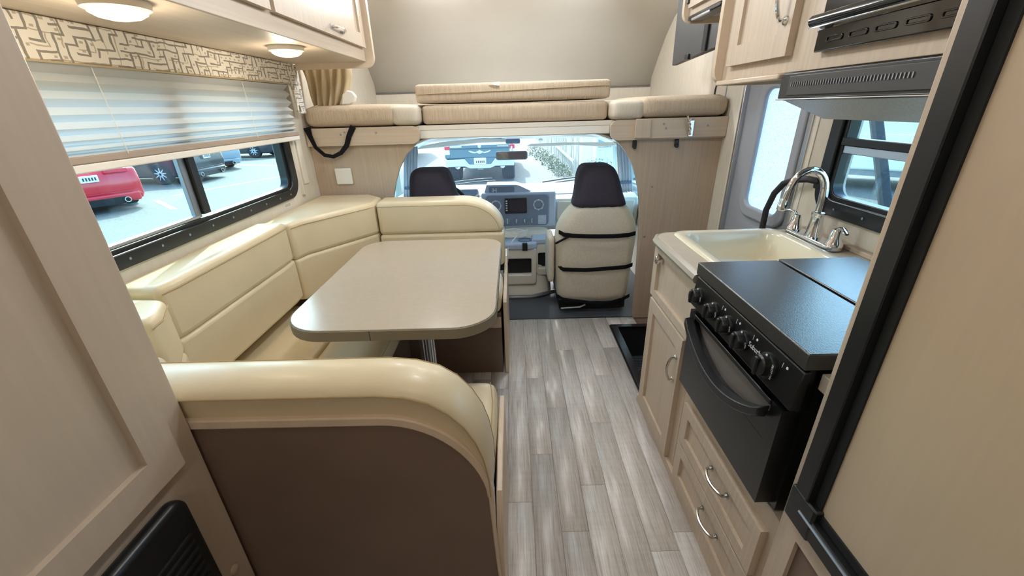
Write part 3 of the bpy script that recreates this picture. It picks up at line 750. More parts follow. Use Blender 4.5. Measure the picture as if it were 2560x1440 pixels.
lt = thing('bunk_latch', 'shiny twisted metal latch on the right bunk ledge', 'latch', (1.03, 2.53, 1.25))
MB().box(1.02, 1.048, 2.533, 2.540, 1.212, 1.302).build('plate', m_chrome, lt, bevel=.003)
MB().tube([(1.00, 2.525, 1.325), (1.006, 2.522, 1.30), (1.022, 2.520, 1.28), (1.012, 2.518, 1.255), (1.03, 2.520, 1.225)], .005, 7).build('hook', m_chrome, lt)
MB().tube([(1.022, 2.524, 1.31), (1.008, 2.520, 1.285), (1.026, 2.518, 1.255), (1.02, 2.520, 1.222)], .005, 7).build('hook', m_chrome, lt)
for x, lab in ((.725, 'small black wall clip nearest the passenger seat'), (.975, 'small black wall clip nearest the entry door')):
    h = thing('wall_clip', lab, 'clip', (x, 2.58, 1.17), group='black clips under the right bunk ledge')
    MB().prism(rrect(x-.012, x+.012, 1.155, 1.198, .006), 'y', 2.566, 2.58).build('body', m_black, h, bevel=.003)
    MB().prism(rrect(x-.009, x+.009, 1.150, 1.172, .006), 'y', 2.556, 2.568).build('tab', m_black, h, bevel=.003)
# strap loop on left ledge
sp_ = thing('strap_loop', 'black webbing loop hanging from the left bunk ledge', 'strap', (-1.06, 2.55, 1.25))
sp = [(-1.195, 2.556, 1.32), (-1.185, 2.553, 1.27), (-1.165, 2.55, 1.21), (-1.12, 2.548, 1.165), (-1.07, 2.548, 1.155), (-1.02, 2.548, 1.175), (-.98, 2.55, 1.215), (-.955, 2.552, 1.27), (-.925, 2.557, 1.318)]
secs = []
for i, p in enumerate(sp):
    w = [.022, .014, .011, .011, .011, .012, .014, .015, .017][i]
    a = Vector(sp[max(0, i-1)]); c = Vector(sp[min(len(sp)-1, i+1)]); t = (c-a).normalized(); n = t.cross(Vector((0, 1, 0))).normalized()
    P_ = Vector(p); secs.append([P_+n*w+Vector((0, .0015, 0)), P_-n*w+Vector((0, .0015, 0)), P_-n*w-Vector((0, .0015, 0)), P_+n*w-Vector((0, .0015, 0))])
MB().loft(secs).build('webbing', m_strap, sp_)
sw = thing('wall_switch_cover', 'square blank taupe cover plate on the left partition', 'wall plate', (-1.045, 2.59, 1.03))
MB().box(-1.096, -.996, 2.582, 2.60, .985, 1.082).build('plate', m_offwhite, sw, bevel=.006, seg=3)

# bunk cushions
def bunk(label, box, mat=m_bunk, r=.035, bul=.006):
    t = thing('bunk_cushion', label, 'cushion', ((box[0]+box[1])/2, box[2], box[4]), group='overcab bunk cushions')
    MB().cushion(*box, r=r, bulge=bul, n=11).build('cover', mat, t)
    return t
q = bunk('left beige ribbed bunk cushion above the hanging strap', (-1.205, -.665, 2.555, 3.35, 1.315, 1.432), r=.045)
MB().cushion(-.70, -.540, 2.555, 3.35, 1.314, 1.425, r=.035, bulge=.004).build('pale_end_panel', m_bunk2, q)
q = bunk('right beige ribbed bunk cushion above the twisted latch', (.735, 1.238, 2.54, 3.35, 1.318, 1.432), r=.045)
MB().cushion(.575, .765, 2.545, 3.35, 1.312, 1.418, r=.035, bulge=.004).build('pale_end_panel', m_bunk2, q)
q = bunk('lower middle bunk cushion resting on the white header strip', (-.532, .566, 2.63, 3.35, 1.314, 1.418), r=.022, bul=.004)
q = bunk('upper middle bunk cushion stacked on top with a hanging tag', (-.562, .578, 2.64, 3.30, 1.429, 1.532), r=.02, bul=.005)
MB().tube([(-.56, 2.637, 1.478), (-.3, 2.632, 1.482), (0, 2.632, 1.486), (.3, 2.632, 1.494), (.57, 2.637, 1.498)], .0025, 5).build('seam', m_seam, q)
MB().prism([(-.125, 1.529), (-.065, 1.533), (-.068, 1.512), (-.10, 1.516)], 'y', 2.624, 2.630).build('tag', m_white, q, smooth=False)
for k in range(9):
    x = -.45+k*.11
    MB().tube([(x, 2.641, 1.432), (x+.004, 2.636, 1.442)], .003, 5).build('tuft', m_seam, q)

# curtain bundle beside the overhead cabinet
cu = thing('bunk_curtain', 'tan gathered privacy curtain bunched below the overhead cabinet end', 'curtain', (-1.1, 2.7, 1.43))
rows = []
for j in range(9):
    t = j/8; z = 1.655-.225*t; row = []
    for i in range(61):
        u = i/60; x0 = -1.205+(.03*t); wdt = .285-.105*t**1.5
        row.append((x0+u*wdt, 2.655+.022*math.sin(u*38+t*2.0)*(1-.25*t)-.02*t*math.sin(u*3.1)+.01*math.sin(u*19+t*6), z-.02*u*t+.01*math.sin(u*9)*t))
    rows.append(row)
MB().loft(rows, cap=False, closed=False).build('folds', m_curtain, cu, solid=.003, ang=80)
MB().prism([(-1.0, 1.434), (-.985, 1.49), (-.955, 1.512), (-.925, 1.505), (-.905, 1.478), (-.918, 1.45), (-.95, 1.436)], 'y', 2.63, 2.66).build('tie_back', m_white, cu, bevel=.008, seg=3)
# ================================================================== KITCHEN BASE
kb = thing('kitchen_base_cabinet', 'light wood kitchen base cabinet under the sink and range', 'cabinet', (.92, 1.2, 0))
MB().box(.62, .638, 1.235, 1.70, 0, .845).box(.638, XR, 1.682, 1.70, 0, .845).box(.638, XR, 1.235, 1.25, 0, .845).box(.62, XR, .668, 1.234, 0, .468).build('carcass', m_wood, kb, bevel=.002)
MB().ring(rrect(1.236, 1.69, .612, .840, 1e-5, 1), rrect(1.262, 1.645, .645, .815, 1e-5, 1), 'x', .606, .622).build('false_drawer_frame', m_wood, kb, bevel=.003)
kd = shaker(kb, 'door', .62, -1, 1.282, 1.660, .045, .605, th=.02, st=.055, mat=m_wood)
pull(kd, (.60, 1.312, .515), (.60, 1.312, .415), (-1, 0, 0), .005, .03)
d_ = shaker(kb, 'drawer', .62, -1, .692, 1.186, .232, .405, th=.02, st=.042, mat=m_wood)
pull(d_, (.60, .945, .345), (.60, .845, .345), (-1, 0, 0), .005, .03)
d_ = shaker(kb, 'drawer', .62, -1, .692, 1.186, .048, .222, th=.02, st=.042, mat=m_wood)
pull(d_, (.60, .945, .165), (.60, .845, .165), (-1, 0, 0), .005, .03)
MB().box(.606, .622, .69, 1.70, .0, .04).build('toe_rail', m_wood, kb, bevel=.002)
MB().lathe([(.010, 0), (.010, .016), (.017, .020), (.017, .028), (.012, .031)], (.62, 1.622, .793), (-1, 0, 0), 18).build('lock_knob', m_chrome, kb)

ct = thing('countertop', 'taupe laminate countertop with a rounded front corner around the sink', 'countertop', (.92, 1.5, .845))
MB().ring(rrect(.600, XR-.002, 1.238, 1.716, [1e-5, .075, 1e-5, 1e-5], 8), rrect(.70, 1.11, 1.265, 1.692, .03, 8), 'z', .847, .885).build('slab', m_counter, ct, bevel=.002)
MB().tube([(.5985, 1.24, .866), (.5985, 1.63, .866), (.602, 1.668, .866), (.618, 1.700, .866), (.65, 1.7165, .866), (.75, 1.7175, .866), (1.22, 1.7175, .866)], .0185, 8, flat=1.0).build('edge_band', m_counter_edge, ct)
MB().box(1.215, XR-.002, 1.238, 1.70, .885, .902).build('backsplash_strip', m_wood, ct, bevel=.003)
MB().box(.62, XR-.002, .668, .692, .847, .885).build('filler_strip', m_counter, ct, bevel=.002)
# sink
sk = thing('sink', 'bisque rectangular sink set in the counter', 'sink', (.9, 1.48, .73))
o0 = rrect(.672, 1.128, 1.245, 1.712, .05, 8); i0 = rrect(.715, 1.085, 1.285, 1.668, .06, 8)
def at(poly, z): return [(a, b, z) for a, b in poly]
def shr(d, r): return rrect(.715+d, 1.085-d, 1.285+d, 1.668-d, r, 8)
MB().loft([at(o0, .886), at(rrect(.674, 1.126, 1.247, 1.710, .05, 8), .892), at(rrect(.684, 1.116, 1.257, 1.70, .05, 8), .896), at(shr(-.014, .06), .896), at(shr(-.004, .06), .892), at(shr(.002, .06), .882), at(shr(.012, .06), .80), at(shr(.022, .06), .755), at(shr(.05, .05), .738), at(shr(.10, .04), .735)], cap=False).build('basin', m_sink, sk, ang=60)
MB().prism(shr(.10, .04), 'z', .730, .736).build('bottom', m_sink, sk)
MB().lathe([(.035, 0), (.033, .003), (.02, .001)], (.90, 1.47, .736), (0, 0, 1), 18).build('drain', m_nickel, sk)
# faucet
fa = thing('faucet', 'chrome two-lever kitchen faucet with a high arched spout', 'faucet', (1.163, 1.545, .885))
MB().prism(rrect(1.128, 1.198, 1.405, 1.685, .034, 8), 'z', .886, .908).build('base_plate', m_chrome, fa, bevel=.006, seg=3)
MB().lathe([(.030, .0), (.028, .012), (.024, .04), (.021, .075), (.0215, .08), (.0235, .084), (.0235, .094), (.017, .098)], (1.163, 1.545, .906), (0, 0, 1), 22).build('spout_base', m_chrome, fa)
sp = [(1.163, 1.545, 1.0), (1.164, 1.545, 1.05)]
for k in range(13):
    a = math.radians(-8+k*15.5); sp.append((1.103+.060*math.cos(a)*1.0, 1.545+.004*k*.5, 1.075+.082*math.sin(a) if a < math.pi else 1.075+.082*math.sin(a)))
sp += [(1.038, 1.572, 1.035)]
MB().tube(sp, [.0145]*3+[.0135]*(len(sp)-4)+[.014], 12).build('spout', m_chrome, fa)
MB().lathe([(.014, .03), (.016, .012), (.0175, .006), (.0175, -.012), (.013, -.016)], (1.036, 1.573, 1.02), (.05, -.02, 1), 16).build('aerator', m_chrome, fa)
for y, sg in ((1.432, -1), (1.658, 1)):
    hb = MB().lathe([(.030, 0), (.027, .01), (.021, .02), (.017, .045), (.013, .058), (.004, .062)], (1.163, y, .906), (0, 0, 1), 20).build('valve_cap', m_chrome, fa)
    MB().tube([(1.163, y, .955), (1.160, y+sg*.014, .972), (1.155, y+sg*.034, .976), (1.148, y+sg*.056, .968), (1.143, y+sg*.07, .966)], [.009, .009, .008, .0095, .006], 10, flat=.6).build('lever', m_chrome, hb)
# grab handle by the door
gh = thing('grab_handle', 'bent black grab handle between the sink and the entry door', 'handle', (1.2, 1.8, .82))
gp = [(1.20, 1.93, .70), (1.20, 1.932, .83), (1.195, 1.925, .92), (1.19, 1.885, 1.005), (1.19, 1.835, 1.058), (1.195, 1.775, 1.085), (1.21, 1.715, 1.095), (1.235, 1.690, 1.09)]
MB().tube(gp, .0135, 10).build('bar', m_grab, gh)
MB().box(1.228, XR, 1.662, 1.708, 1.06, 1.10).build('mount', m_black, gh, bevel=.006)
MB().box(1.228, XR, 1.905, 1.95, .67, .73).build('mount', m_black, gh, bevel=.006)

# ================================================================== RANGE
rg = thing('gas_range', 'black slide-in gas range with five knobs and a covered cooktop', 'range', (.9, .96, .47))
MB().box(.622, 1.10, .700, 1.222, .475, .895).build('body', m_enamel, rg, smooth=False)
MB().prism([(.600, .700), (.600, 1.224), (.622, 1.224), (.622, .700)], 'z', .778, .895).build('side_trim', m_enamel, rg, bevel=.002)
ct1 = MB().box(.584, .834, .694, 1.230, .890, .930).build('cover_front', m_rangetop, rg, bevel=.003)
ct2 = MB().box(.843, 1.095, .694, 1.236, .890, .932).build('cover_rear', m_rangetop, rg, bevel=.003)
MB().box(.80, .90, .70, 1.224, .880, .915).build('hinge_channel', m_blackmat, rg, smooth=False)
MB().prism([(.582, .786), (.575, .790), (.588, .884), (.602, .887), (.604, .786)], 'y', .694, 1.224).build('control_panel', m_enamel, rg, bevel=.003)
KD = Vector((-1, 0, .13)).normalized()
kx0 = .5815
lets = [None, 'LITE', 'LITE', 'LITE', 'PILOT ON']
for i, y in enumerate((1.176, 1.073, .989, .907, .797)):
    r_ = .0275 if i < 4 else .0315
    c = Vector((kx0, y, .834))
    k_ = MB().lathe([(r_, 0), (r_, .006), (r_*.95, .009), (r_*.82, .010), (r_*.80, .024), (r_*.7, .028), (.004, .029)], c, KD, 24).build('knob', m_black, rg, bevel=.0)
    MB().box(kx0-.034, kx0-.012, y-.006, y+.006, .834-r_*.74, .834+r_*.80).build('grip', m_black, k_, bevel=.004, seg=3)
    MB().lathe([(.0035, 0), (.003, .0012)], c+Vector((-.0095, .0, r_*.9)), KD, 8).build('pointer', m_print, k_)
    tx = ['OFF', 'LITE', 'LITE', 'LITE', 'PILOT ON'][i]
    text('lettering', tx, m_print, k_, c+Vector((-.0098, -r_*.90, .001)), (0, 0, -1), (0, -1, 0), .0085)
for y in (1.03, .95, .868, .75):
    text('burner_mark', '|', m_print, rg, Vector((.5795, y, .868)), (0, -1, 0), (.13, 0, 1), .014)
    g_ = MB().lathe([(.0035, 0), (.0033, .0006)], (.5805, y-.014, .868), KD, 10).build('burner_dot', m_print, rg)
text('range_lettering', 'Suburban', m_print, rg, Vector((.5795, .846, .842)), (0, -1, 0), (.13, 0, 1), .019)
# oven door
od = MB().ring(rrect(.712, 1.212, .487, .772, 1e-5, 1), rrect(.75, 1.175, .66, .758, 1e-5, 1), 'x', .578, .622).build('oven_door', m_enamel, rg, bevel=.004, seg=3)
MB().box(.592, .62, .745, 1.18, .655, .763).build('recess_plate', m_recess, od, smooth=False)
MB().prism([(.75, .772), (.75, .758), (1.175, .758), (1.175, .772)], 'x', .574, .585).build('top_rail', m_enamel, od, bevel=.002)
hp = []
for k in range(17):
    t = k/16; y = 1.178-.434*t; hp.append((.560-.004*math.sin(math.pi*t), y, .748-.082*math.sin(math.pi*t)**.8))
secs = []
for p in hp:
    secs.append([(p[0]-.014, p[1], p[2]+.010), (p[0]-.014, p[1], p[2]-.014), (p[0]+.008, p[1], p[2]-.020), (p[0]+.014, p[1], p[2]+.014)])
MB().loft(secs).build('oven_handle', m_black, od, bevel=.003)
# lower skirt of the door below the handle curve closes the recess
low = [(1.175, .655)]+[(p[1], min(.752, p[2]-.002)) for p in hp]+[(.75, .655)]
MB().prism(low, 'x', .5785, .592).build('handle_apron', m_enamel, od, smooth=False)

# ================================================================== FRIDGE TALL CABINET
fc = thing('fridge_cabinet', 'tall wood fridge surround at the right edge', 'cabinet', (.93, 0, 0))
MB().box(.612, XR, -.9, .665, 0, ZC).build('carcass', m_wood, fc, bevel=.003)
ld_ = MB().ring(rrect(-.2, .625, .02, .575, 1e-5, 1), rrect(-.14, .592, .08, .517, 1e-5, 1), 'x', .596, .613).build('lower_door', m_wood, fc, bevel=.003)
MB().box(.606, .612, -.15, .60, .07, .525).build('panel', m_dark_lam, ld_, smooth=False)
fr = thing('refrigerator', 'black framed refrigerator with a wood door panel at the right edge', 'refrigerator', (.60, .2, .58))
MB().ring(rrect(-.22, .613, .585, 1.95, [.0, .0, .0, .0], 1), rrect(-.16, .575, .632, 1.90, 1e-5, 1), 'x', .574, .613).build('door_frame', m_black, fr, bevel=.006, seg=3)
MB().ring(rrect(-.16, .574, .634, 1.90, 1e-5, 1), rrect(-.14, .556, .652, 1.88, 1e-5, 1), 'x', .586, .613).build('gasket', m_blackmat, fr, bevel=.002)
MB().tube([(.573, .585, .622), (.573, -.2, .622)], .004, 6).build('frame_bead', m_steel, fr)
MB().tube([(.573, .578, .66), (.573, .578, 1.9)], .003, 6).build('frame_bead', m_blackframe, fr)
MB().box(.572, .612, .55, .622, .576, .66).build('corner_cap', m_black, fr, bevel=.005)
MB().box(.590, .613, -.15, .566, .642, 1.89).build('door_panel', wood('fridge_panel_wood', (196, 178, 154), var=.03), fr, smooth=False)

# ================================================================== UPPER KITCHEN CABINET
uc = thing('kitchen_overhead_cabinet', 'light wood kitchen overhead cabinet with one framed door', 'cabinet', (1.0, 1.1, 1.46))
MB().box(.735, XR, .668, 1.60, 1.462, ZC).build('carcass', m_wood, uc, bevel=.002)
MB().prism(rrect(.705, XR-.005, 1.447, ZC, [1e-5, 1e-5, .05, 1e-5]), 'y', 1.60, 1.622).build('end_panel', m_edge, uc, bevel=.004)
MB().box(.715, .737, 1.232, 1.60, 1.447, 1.462).build('bottom_lip', m_edge, uc, bevel=.004)
ud = shaker(uc, 'door', .735, -1, 1.222, 1.545, 1.502, 2.05, th=.02, st=.055)
pull(ud, (.715, 1.250, 1.585), (.715, 1.250, 1.70), (-1, 0, 0), .0055, .032, m_chrome)
mw = thing('microwave', 'glossy black built-in microwave with a slotted lower grille', 'microwave', (.9, .9, 1.5))
MB().box(.716, .7345, .70, 1.112, 1.497, 1.545).build('grille', m_blackgloss, mw, bevel=.003)
for k in range(6):
    y = 1.05-k*.068
    sl = MB().ring(rrect(y-.026, y+.026, 1.514, 1.526, .005, 4), rrect(y-.021, y+.021, 1.517, 1.523, .002, 4), 'x', .7135, .7165).build('slot', m_blackgloss, mw, bevel=.001) if k == 0 else clone(slot0, mw, (0, -k*.068, 0))
    if k == 0: slot0 = sl
MB().box(.722, .7345, .70, 1.118, 1.575, 1.95).build('glass_door', m_blackgloss, mw, bevel=.004)
MB().tube([(.704, .69, 1.561), (.704, 1.116, 1.561)], .013, 12).build('door_rail', m_blackgloss, mw)
MB().tube([(.698, .70, 1.548), (.698, 1.118, 1.548)], .0022, 6).build('highlight_strip', m_chrome, mw)
MB().box(.716, .7345, 1.09, 1.116, 1.538, 1.556).build('hinge', m_steel, mw, bevel=.003)
hd = thing('range_hood', 'black range hood over the cooktop with a lighter hammered underside', 'hood', (.95, .96, 1.35))
MB().prism([(.722, 1.400), (.722, 1.460), (1.22, 1.460), (1.22, 1.36), (.90, 1.36), (.735, 1.396)], 'y', .690, 1.226).build('housing', m_hoodmet, hd, bevel=.003)
MB().box(.7185, .724, .70, 1.185, 1.407, 1.453).build('front_panel', m_tv, hd, bevel=.002)
MB().tube([(.720, .69, 1.398), (.720, 1.226, 1.398)], .0022, 6).build('lip', m_chrome, hd)
MB().prism([(.735, 1.397), (.742, 1.397), (.868, 1.352), (.86, 1.346)], 'y', .694, 1.222).build('underside', m_hoodund, hd, smooth=False)
for k in range(42):
    y = 1.17-k*.0085
    o = MB().box(.7165, .7187, y-.0012, y+.0012, 1.428, 1.438).build('louvre', m_steel, hd, smooth=False) if k == 0 else clone(lou0, hd, (0, -k*.0085, 0))
    if k == 0: lou0 = o
for z in (1.441, 1.414):
    o = MB().box(.7145, .719, .715, .742, z-.007, z+.007).build('button', m_blackgloss, hd, bevel=.002)

# cabinet over the entry door and the television
tc = thing('door_overhead_cabinet', 'small overhead cabinet with a rounded rim beside the television', 'cabinet', (1.0, 1.8, 1.69))
MB().box(.722, XR, 1.626, 1.95, 1.71, ZC).build('carcass', m_wood, tc, bevel=.003)
MB().prism(rrect(.700, XR-.005, 1.688, ZC, [1e-5, 1e-5, .04, 1e-5]), 'y', 1.95, 1.972).build('end_panel', m_edge, tc, bevel=.004)
dd = shaker(tc, 'door', .722, -1, 1.66, 1.925, 1.735, 2.08, th=.016, st=.035)
MB().box(.700, .712, 1.915, 1.935, 1.75, 1.80).build('hinge', m_black, dd, bevel=.004)
MB().box(.716, .775, 1.66, 1.94, 1.694, 1.71).build('black_rail', m_black, tc, bevel=.004)  # black strip under the cabinet's bottom front edge
MB().box(.714, .722, 1.74, 1.90, 1.690, 1.699).build('latch_strip', m_alu, tc, bevel=.002)
tv = thing('television', 'thin charcoal television hanging by the bunk wall beyond the overhead cabinet', 'television', (1.0, 2.4, 1.59))
MB().prism([(2.04, 1.647), (2.853, 1.603), (2.875, 2.06), (2.04, 2.06)], 'x', .990, 1.022).build('panel', m_tv, tv, bevel=.004)
MB().box(.978, .992, 2.37, 2.42, 1.63, 2.05).build('rear_rib', m_blackframe, tv, bevel=.004)
MB().box(.976, .992, 2.58, 2.63, 1.612, 1.64).build('control_nub', m_blackframe, tv, bevel=.004)
MB().box(.80, 1.0, 1.974, 2.05, 1.70, 1.765).build('bracket_arm', m_black, tv, bevel=.005)
MB().box(.985, 1.03, 1.99, 2.20, 1.66, 1.80).build('bracket_plate', m_black, tv, bevel=.005)
cb = thing('television_cable', 'thin black cable hanging down the wall below the television', 'cable', (1.24, 2.75, 1.43))
MB().tube([(1.235, 2.70, 1.66), (1.238, 2.735, 1.60), (1.24, 2.74, 1.54), (1.24, 2.765, 1.46), (1.24, 2.76, 1.40)], .004, 6).build('cord', m_black, cb)
struct(MB().tube([(1.244, 2.625, 1.9), (1.244, 2.625, 1.32)], .004, 6), 'trim_9', m_steel, 'thin seam beading on the bunk side wall')

# fill lamps added at the ceiling, out of view, to brighten the interior
for y, k, lb, c in ((1.35, .95, 'round white fill lamp added out of view above the dinette table', (.93, .967, 1.0)), (2.30, .95, 'round white fill lamp added out of view nearest the bunk', (.93, .967, 1.0)), (.25, .30, 'round white fill lamp added out of view between wardrobe and fridge', (1.0, .95, .88)), (-1.1, .8, 'round white fill lamp added out of view at the rear of the coach', (1.0, .93, .84))):
    puck('ceiling_fill_lamp', lb, 0.0, y, ZC, .11, FILL_W*k, m_lens_c, 'added ceiling fill lamps', c)
for x, lb in ((-.62, 'round white fill lamp added unseen in the bunk ceiling on the curtain side'), (.62, 'round white fill lamp added unseen in the bunk ceiling on the television side')):  # two more unseen lamps, added to lighten the padded slope
    puck('bunk_fill_lamp', lb, x, 2.86, ZC, .08, FILL_W*1.05, m_lens_c, 'added bunk fill lamps', (.93, .967, 1.0))
# ================================================================== DRIVING CAB
def hsec(x0, x1, y0, y1, z, r=.05, bow=0.0):
    return [(a, b+bow*(1-((a-(x0+x1)/2)/((x1-x0)/2))**2), z) for a, b in rrect(x0, x1, y0, y1, min(r, (x1-x0)/2.1, (y1-y0)/2.1), 5)]
def cab_seat(name, label, cx, straps=True, boxy=False):
    t = thing(name, label, 'car seat', (cx, 2.85, -.012), group='cab seats')
    def S(l): return MB().loft([hsec(cx+a, cx+b_, 2.715+dy, 2.93+dy, z, r, -.03) for a, b_, dy, z, r in l])
    S([(-.255, .235, .0, .06, .05), (-.27, .245, -.012, .10, .06), (-.278, .26, -.015, .30, .07), (-.283, .268, -.015, .45, .07), (-.288, .286, -.012, .56, .08), (-.270, .275, -.004, .64, .08), (-.228, .245, .004, .71, .08), (-.165, .20, .012, .77, .08), (-.12, .15, .03, .80, .06)]).build('backrest', m_fleece, t, sub=1, ang=60)
    if boxy: S([(-.155, .185, .0, .755, .07), (-.150, .180, .006, .82, .07), (-.145, .165, .012, .90, .07), (-.138, .145, .02, .97, .07), (-.125, .125, .03, 1.015, .06), (-.10, .095, .045, 1.038, .05)]).build('headrest_cover', m_hood, t, sub=1, ang=60)
    else: S([(-.190, .215, .000, .750, .07), (-.165, .185, .004, .80, .07), (-.155, .165, .012, .86, .07), (-.148, .145, .018, .93, .07), (-.138, .122, .028, .985, .06), (-.118, .098, .04, 1.018, .05), (-.085, .065, .06, 1.036, .04)]).build('headrest_cover', m_hood, t, sub=1, ang=60)
    MB().cushion(cx-.27, cx+.27, 2.88, 3.40, .22, .40, r=.06, bulge=.02).build('seat_base', m_fleece, t)
    MB().cushion(cx-.338, cx-.290, 2.74, 2.99, .22, .555, r=.024, bulge=.003).build('armrest', m_fleece, t)
    MB().box(cx-.25, cx+.24, 2.75, 3.30, .0, .22).build('pedestal', m_blackmat, t, bevel=.01)
    MB().tube([(cx-.24, 2.72, .02), (cx-.1, 2.715, .03), (cx-.06, 2.712, .05)], .008, 6).build('adjuster_bar', m_steel, t)
    if straps:
        def ysurf(x):
            y = 2.690-.03*(1-(x/.28)**2); e = abs(x)-.20
            return y+(.07-math.sqrt(max(0, .0049-e*e)) if e > 0 else 0)
        for zs_, w in (((.604, .596, .592, .588, .586, .584, .586, .586), .015), ((.350, .343, .346, .345, .349, .353, .355, .356), .015), ((.118, .112, .108, .098, .082, .084, .108, .116), .014)):
            xs = (-.266, -.235, -.18, -.08, .0, .10, .20, .258)
            MB().loft([[(cx+x, ysurf(x)-.004, z+w), (cx+x, ysurf(x)-.008, z), (cx+x, ysurf(x)-.004, z-w), (cx+x, ysurf(x)+.006, z)] for x, z in zip(xs, zs_)]).build('strap', m_strap, t)
        MB().tube([(cx-.29, 2.70, .53), (cx-.25, 2.69, .555), (cx-.20, 2.680, .585)], .008, 6).build('strap', m_strap, t)
    return t
cab_seat('passenger_seat', 'passenger seat in beige fleece with a dark headrest cover and black straps', .568)
cab_seat('driver_seat', 'driver seat with a dark rounded headrest cover behind the far backrest', -.56, boxy=True)

# dashboard
ds = thing('dashboard', 'blue grey van dashboard with a centre stack', 'dashboard', (0, 3.6, .2))
MB().prism([(3.50, .40), (3.47, .60), (3.50, .665), (3.60, .685), (4.33, .655), (4.36, .40)], 'x', -1.06, 1.06).build('dash_top', m_dashlt, ds, bevel=.012, seg=3)
MB().prism([(3.60, .675), (3.62, .695), (4.30, .672), (4.30, .66)], 'x', -1.0, 1.0).build('dash_pad', m_dash, ds, bevel=.006)
cs = MB().prism([(3.50, .44), (3.37, .462), (3.385, .750), (3.50, .765), (3.62, .70)], 'x', -.27, .345).build('centre_stack', m_dash, ds, bevel=.014, seg=3)
fp = MB().prism(rrect(-.235, .285, .480, .738, .03, 5), 'y', 3.366, 3.382).build('fascia', m_dashdk, ds, bevel=.006)
MB().prism([(-.245, .750), (-.225, .815), (.018, .812), (.055, .80), (.14, .758), (.14, .745), (-.245, .745)], 'y', 3.42, 3.58).build('cluster_hump', m_dash, ds, bevel=.01, seg=3)
MB().prism(rrect(-.205, .005, .752, .800, .008), 'y', 3.412, 3.424).build('hump_display', m_dashdk, ds, bevel=.003)
for dx in (-.17, -.145):
    MB().box(dx-.004, dx+.004, 3.409, 3.413, .756, .790).build('display_icon', m_print, ds, smooth=False)
MB().box(-.17, -.145, 3.409, 3.413, .770, .776).build('display_icon', m_print, ds, smooth=False)
sc_ = MB().prism(rrect(-.078, .105, .588, .714, .008), 'y', 3.354, 3.37).build('radio', m_black, ds, bevel=.003)
MB().box(-.045, .092, 3.351, 3.355, .602, .702).build('screen', m_screen, sc_, smooth=False)
for k in range(5):
    MB().box(-.070, -.055, 3.351, 3.355, .612+k*.019, .622+k*.019).build('button', m_print, sc_, smooth=False)
def vent(cx, cz, r):
    v = MB().lathe([(r, 0), (r*1.02, .012), (r*.86, .016), (r*.84, .006)], (cx, 3.37, cz), (0, -1, 0), 24).build('air_vent', m_dash, ds)
    MB().lathe([(r*.84, .004), (r*.5, .012), (r*.2, .014)], (cx, 3.37, cz), (0, -1, 0), 20).build('vent_core', m_dashdk, v)
    for k in range(8):
        a = 2*math.pi*k/8
        MB().box(-.004, .004, -.002, .002, -.006, .006).build('vent_notch', m_print, v, smooth=False, local=True).location = Vector((cx+r*.93*math.cos(a), 3.355, cz+r*.93*math.sin(a)))-WORLD[ds.name]
vent(.200, .655, .043); vent(-.150, .655, .043)
for x, r_ in ((-.06, .028), (.015, .022), (.085, .020), (.145, .022)):
    k_ = MB().lathe([(r_, 0), (r_, .010), (r_*.8, .014), (.003, .015)], (x, 3.367, .525), (0, -1, 0), 18).build('dial', m_dashdk, ds)
    MB().box(x-.003, x+.003, 3.347, 3.355, .525-r_*.8, .525+r_*.8).build('dial_grip', m_print, k_, bevel=.001)
MB().prism(rrect(.195, .265, .488, .568, .006), 'y', 3.360, 3.372).build('ash_cover', m_dash, ds, bevel=.004)
MB().lathe([(.006, 0), (.006, .003)], (.232, 3.360, .552), (0, -1, 0), 10).build('ash_button', m_print, ds)
MB().prism([(.36, .49), (.36, .655), (1.02, .655), (1.02, .49)], 'y', 3.452, 3.472).build('glove_box', m_dashlt, ds, bevel=.01)
MB().prism([(3.62, .44), (3.40, .44), (3.42, .70), (3.52, .775), (3.62, .72)], 'x', -.86, -.30).build('gauge_binnacle', m_dashdk, ds, bevel=.02, seg=3)
# steering wheel
stw = thing('steering_wheel', 'dark steering wheel in front of the driver headrest', 'steering wheel', (-.56, 3.26, .66))
cen = Vector((-.565, 3.25, .655)); ux = Vector((1, 0, 0)); uy = Vector((0, .42, .91)).normalized()
MB().tube([cen+ux*math.cos(2*math.pi*k/40)*.195+uy*math.sin(2*math.pi*k/40)*.195 for k in range(40)], .016, 10, closed=True).build('rim', m_black, stw)
MB().lathe([(.07, -.02), (.075, .01), (.05, .03)], cen, uy.cross(ux), 20).build('hub', m_dashdk, stw)
for a in (200, 340, 90):
    d = ux*math.cos(math.radians(a))+uy*math.sin(math.radians(a)); MB().tube([cen+d*.05, cen+d*.19], .014, 8).build('spoke', m_dashdk, stw)
MB().tube([cen+Vector((.06, .06, .02)), cen+Vector((.24, .07, .07)), cen+Vector((.285, .075, .10))], [.008, .009, .013], 8).build('stalk', m_print, stw)
